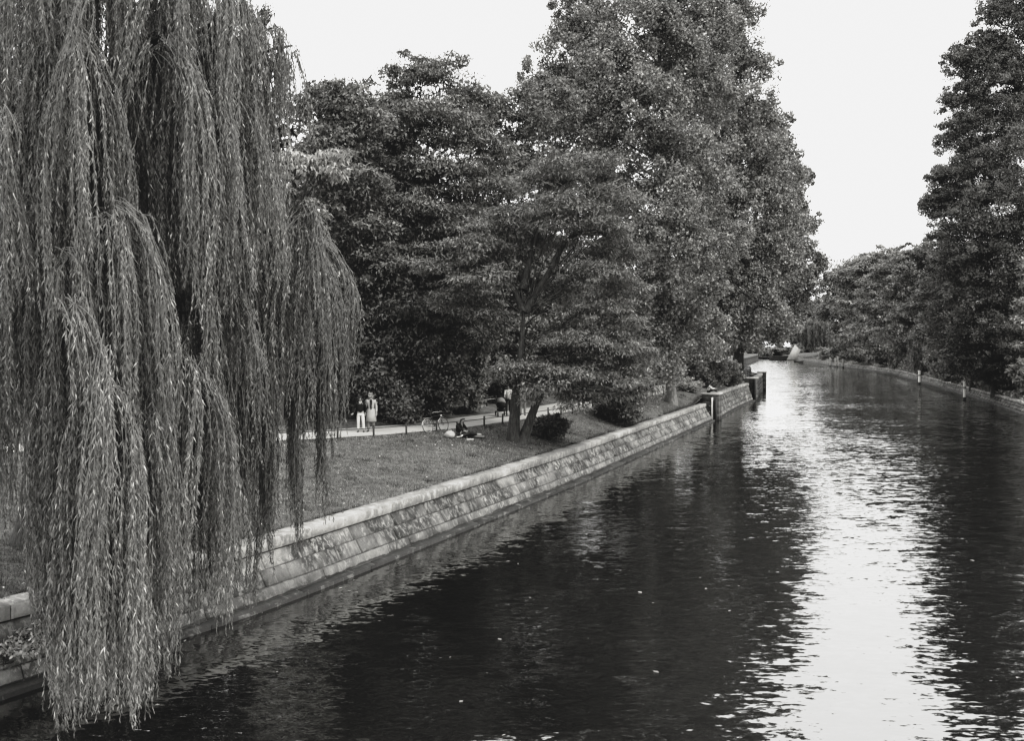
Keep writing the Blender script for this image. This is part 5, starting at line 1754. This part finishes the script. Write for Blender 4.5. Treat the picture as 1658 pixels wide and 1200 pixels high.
    link('hair', skin_mesh(nodes, edges, a), M[hair], root)
    for s in 'LR':
        nodes, edges = [], []
        t = J['toe' + s]; an = J['ank' + s]
        a = nd(an + (an - t) * .18 * np.array((1, 1, .2)), .042); ch(a, [(an * .5 + t * .5, (.046, .042)), (t + (t - an) * .12, (.042, .03))])
        link('shoe', skin_mesh(nodes, edges, a), M[shoes], root)
    return root


Gp = 'people on the bank'
# the standing pair
p = drop_left(584, 701)
man = person('person in black jacket and white trousers standing with elbow out on the path', p, .05, dict(elR=(-.36, .03, 1.14), wrR=(-.34, -.10, .92), haR=(-.40, -.17, .90), kneeL=(.13, -.05, .49), ankL=(.15, -.02, .085), toeL=(.17, -.18, .035), elL=(.24, .05, 1.14), wrL=(.18, .12, .95), haL=(.14, .15, .90)),
             1.0, 'cloth_black', 'cloth_white', 'hair_dark', 'leather', group=None)
q = MB(); q.tube(catmull([(-.06, -.06, 1.47), (0, -.125, 1.40), (.06, -.06, 1.47)], .02), .022, 6); q.build('shirt_collar', M['cloth_pale'], man)
p = drop_left(601, 700)
p[0] += .0
wo_ = person('person in a knee length cream coat and dark scarf beside the one in white trousers', p, -.05, dict(kneeR=(-.10, -.08, .49), ankR=(-.10, -.10, .085), toeR=(-.13, -.26, .035)), 1.07, 'cloth_pale', 'cloth_mid', 'hair_grey', 'leather', 'cloth_pale', False, 'cloth_black')
q = MB(); q.tube(catmull([(.15, -.05, 1.50), (.16, .12, 1.45), (.17, .13, 1.25)], .05), .02, 6); q.box((.16, .17, 1.05), (.20, .10, .32), 0, 1, .04)
o = q.build('shoulder_bag', M['leather']); o.location = tuple(p); o.scale = (1.07,) * 3; tag(o, 'dark bag carried on the shoulder of the person in the cream coat', 'bag')

# the seated woman with her things
p = drop_left(742, 707)
sit = dict(pelvis=(0, 0, .11), spine=(.03, -.02, .27), chest=(.07, -.05, .47), neck=(.12, -.09, .62), head=(.16, -.13, .72), hipL=(.10, -.04, .10), kneeL=(.48, -.16, .14), ankL=(.86, -.05, .07), toeL=(1.02, -.10, .06),
           hipR=(-.02, -.08, .10), kneeR=(.42, -.34, .15), ankR=(.10, -.42, .07), toeR=(.02, -.52, .05), shL=(.20, .06, .55), elL=(.34, -.10, .36), wrL=(.34, -.30, .27), haL=(.31, -.37, .25), shR=(-.06, -.12, .56), elR=(-.02, -.32, .36), wrR=(.18, -.42, .27), haR=(.24, -.43, .25))
person('person with long dark hair in black sitting on the grass bent over a book', p, .25, sit, 1.08, 'cloth_black', 'cloth_dark', 'hair_dark', 'cloth_white', None, True, None, (.55, -.75, -.35))


def lying(name, label, cat, px, py, build):
    pp_ = drop_left(px, py); o = build(); o.location = tuple(pp_); tag(o, label, cat); return o


def b_bag():
    q = MB(); V0 = MB()
    q.ball((0, 0, .17), (.25, .20, .19), 14, 9); q.ball((.06, -.10, .13), (.17, .14, .12), 12, 7); q.tube(catmull([(-.08, 0, .35), (-.04, 0, .41), (.04, 0, .41), (.08, 0, .35)], .03), .012, 6)
    return q.build('backpack', M['cloth_pale'])


lying('backpack', 'pale rounded backpack lying beside the seated person', 'backpack', 728.5, 710, b_bag)


def b_bundle():
    q = MB(); rg = np.random.RandomState(3)
    n_ = 12; V = []
    for i in range(n_):
        for j in range(n_):
            x, y = (i / (n_ - 1) - .5), (j / (n_ - 1) - .5)
            V.append((x * .8, y * .5, .02 + .14 * math.exp(-(x * x * 7 + y * y * 7)) + rg.rand() * .03))
    q.add(V, np.array([[i * n_ + j, (i + 1) * n_ + j, (i + 1) * n_ + j + 1, i * n_ + j + 1] for i in range(n_ - 1) for j in range(n_ - 1)]))
    return q.build('folded_jacket', M['cloth_black'])


lying('folded_jacket', 'black jacket heaped on the grass in front of the seated person', 'jacket', 755, 707, b_bundle)


def b_cloth(sx, sy, sd, nm, mat):
    def f():
        q = MB(); rg = np.random.RandomState(sd); n_ = 10; V = []
        for i in range(n_):
            for j in range(n_):
                x, y = (i / (n_ - 1) - .5), (j / (n_ - 1) - .5)
                V.append((x * sx + rg.rand() * .03, y * sy + rg.rand() * .03, .03 + rg.rand() * .05 * (1 - 2 * abs(y))))
        q.add(V, np.array([[i * n_ + j, (i + 1) * n_ + j, (i + 1) * n_ + j + 1, i * n_ + j + 1] for i in range(n_ - 1) for j in range(n_ - 1)]))
        return q.build(nm, M[mat])
    return f


lying('spread_cloth', 'pale crumpled cloth spread on the grass at the feet of the seated person', 'cloth', 771, 708.5, b_cloth(.75, .45, 4, 'spread_cloth', 'cloth_pale'))
lying('newspaper', 'white paper lying on the grass in front of the black jacket', 'paper', 761, 713, b_cloth(.34, .28, 5, 'newspaper', 'cloth_white'))
lying('paper_bag', 'small white paper bag between backpack and black jacket', 'bag', 743, 709, b_cloth(.24, .22, 6, 'paper_bag', 'cloth_white'))

# the parent with the pram
p = drop_left(823, 671)
person('person in a white top pushing a dark pram along the path', p, .0, dict(elL=(.22, -.14, 1.16), wrL=(.12, -.38, 1.04), haL=(.10, -.46, 1.03), elR=(-.22, -.14, 1.16), wrR=(-.2, -.38, 1.04), haR=(-.2, -.46, 1.03)), 1.02, 'cloth_white', 'cloth_dark', 'hair_dark', 'leather', bare=True)
pp_ = drop_left(811.5, 674.5)
pram = empty('pram', pp_, .2); tag(pram, 'dark pram with a grey hood on four wheels', 'pram')
for x, y in ((-.26, -.36), (.26, -.36), (-.26, .36), (.26, .36)):
    q = MB(); th = np.linspace(0, 2 * PI, 20, endpoint=False); q.tube(np.stack([np.full(20, x), y + np.cos(th) * .14, .16 + np.sin(th) * .14], 1), .02, 6, closed=True)
    for a in np.linspace(0, 2 * PI, 6, endpoint=False): q.tube([(x, y, .16), (x, y + math.cos(a) * .13, .16 + math.sin(a) * .13)], .006, 4)
    q.build('wheel', M['rubber'], pram)
q = MB()
for x in (-.24, .24):
    q.tube([(x, -.36, .16), (x, 0, .48), (x, .62, 1.02)], .014, 6); q.tube([(x, .36, .16), (x, -.15, .50)], .014, 6)
q.tube([(-.24, .62, 1.02), (.24, .62, 1.02)], .018, 8)
q.build('chassis', M['iron'], pram)
q = MB(); q.ball((0, 0, .66), (.27, .46, .22), 16, 9); q.box((0, -.02, .38), (.42, .5, .14), 0, 1, .04); q.build('carrycot', M['cloth_black'], pram)
q = MB(); a = np.linspace(0, 1.0 * PI, 10); pr = []
for t in a:
    for b_ in np.linspace(0, PI, 9): pr.append((math.cos(b_) * .30, .12 - math.cos(t * .62) * .34 * abs(math.sin(b_)) * .9, .72 + math.sin(b_) * (.16 + .24 * math.sin(t * .62))))
q.add(pr, np.array([[i * 9 + j, (i + 1) * 9 + j, (i + 1) * 9 + j + 1, i * 9 + j + 1] for i in range(9) for j in range(8)])); q.build('hood', M['cloth_mid'], pram)

# others on the path
p = drop_left(846.5, 674)
person('person in pale mottled clothes walking behind the locust trunk', p, PI, None, 1.12, 'cloth_pale', 'cloth_mid', 'hair_fair', 'leather')
Yw = 84.0; xw = at(1104, 610, Yw)[0]
person('person in a white shirt on the path beside the tallest poplar', (xw, Yw, gl(xw, Yw)), .6, None, 1.0, 'cloth_white', 'cloth_dark', 'hair_fair', 'leather')
Yw = 112.0; xw = at(1153.5, 585, Yw)[0]
person('person in dark clothes strolling under the thick poplar near the railing', (xw, Yw, gl(xw, Yw) + .03), .2, None, 1.05, 'cloth_dark', 'cloth_dark', 'hair_dark', 'leather')
xw = at(1165, 588, Yw)[0]
person('person with dark hair in a pale top under the thick poplar near the railing', (xw, Yw, gl(xw, Yw) + .03), -.3, None, .98, 'cloth_pale', 'cloth_dark', 'hair_dark', 'leather')

# man sitting on the pier slab
psl = np.array((pr1.location[0] - .25, pr1.location[1] - .15, 2.36))
sitm = dict(pelvis=(-.15, .1, .13), spine=(-.1, .06, .30), chest=(.0, .02, .50), neck=(.1, -.03, .62), head=(.20, -.07, .68), hipL=(-.02, .18, .11), kneeL=(.40, .30, .34), ankL=(.62, .26, .085), toeL=(.78, .24, .05),
            hipR=(-.08, -.02, .11), kneeR=(.38, -.20, .30), ankR=(.66, -.10, .085), toeR=(.80, -.14, .05), shL=(.02, .19, .54), elL=(.24, .26, .36), wrL=(.46, .14, .36), haL=(.53, .10, .36), shR=(.02, -.16, .54), elR=(.24, -.26, .34), wrR=(.46, -.14, .34), haR=(.53, -.10, .34))
person('person in a pale jacket sitting hunched on the pier slab', psl, -.35, sitm, 1.08, 'cloth_white', 'cloth_dark', 'hair_dark', 'cloth_pale', facing=(.8, -.2, -.55))
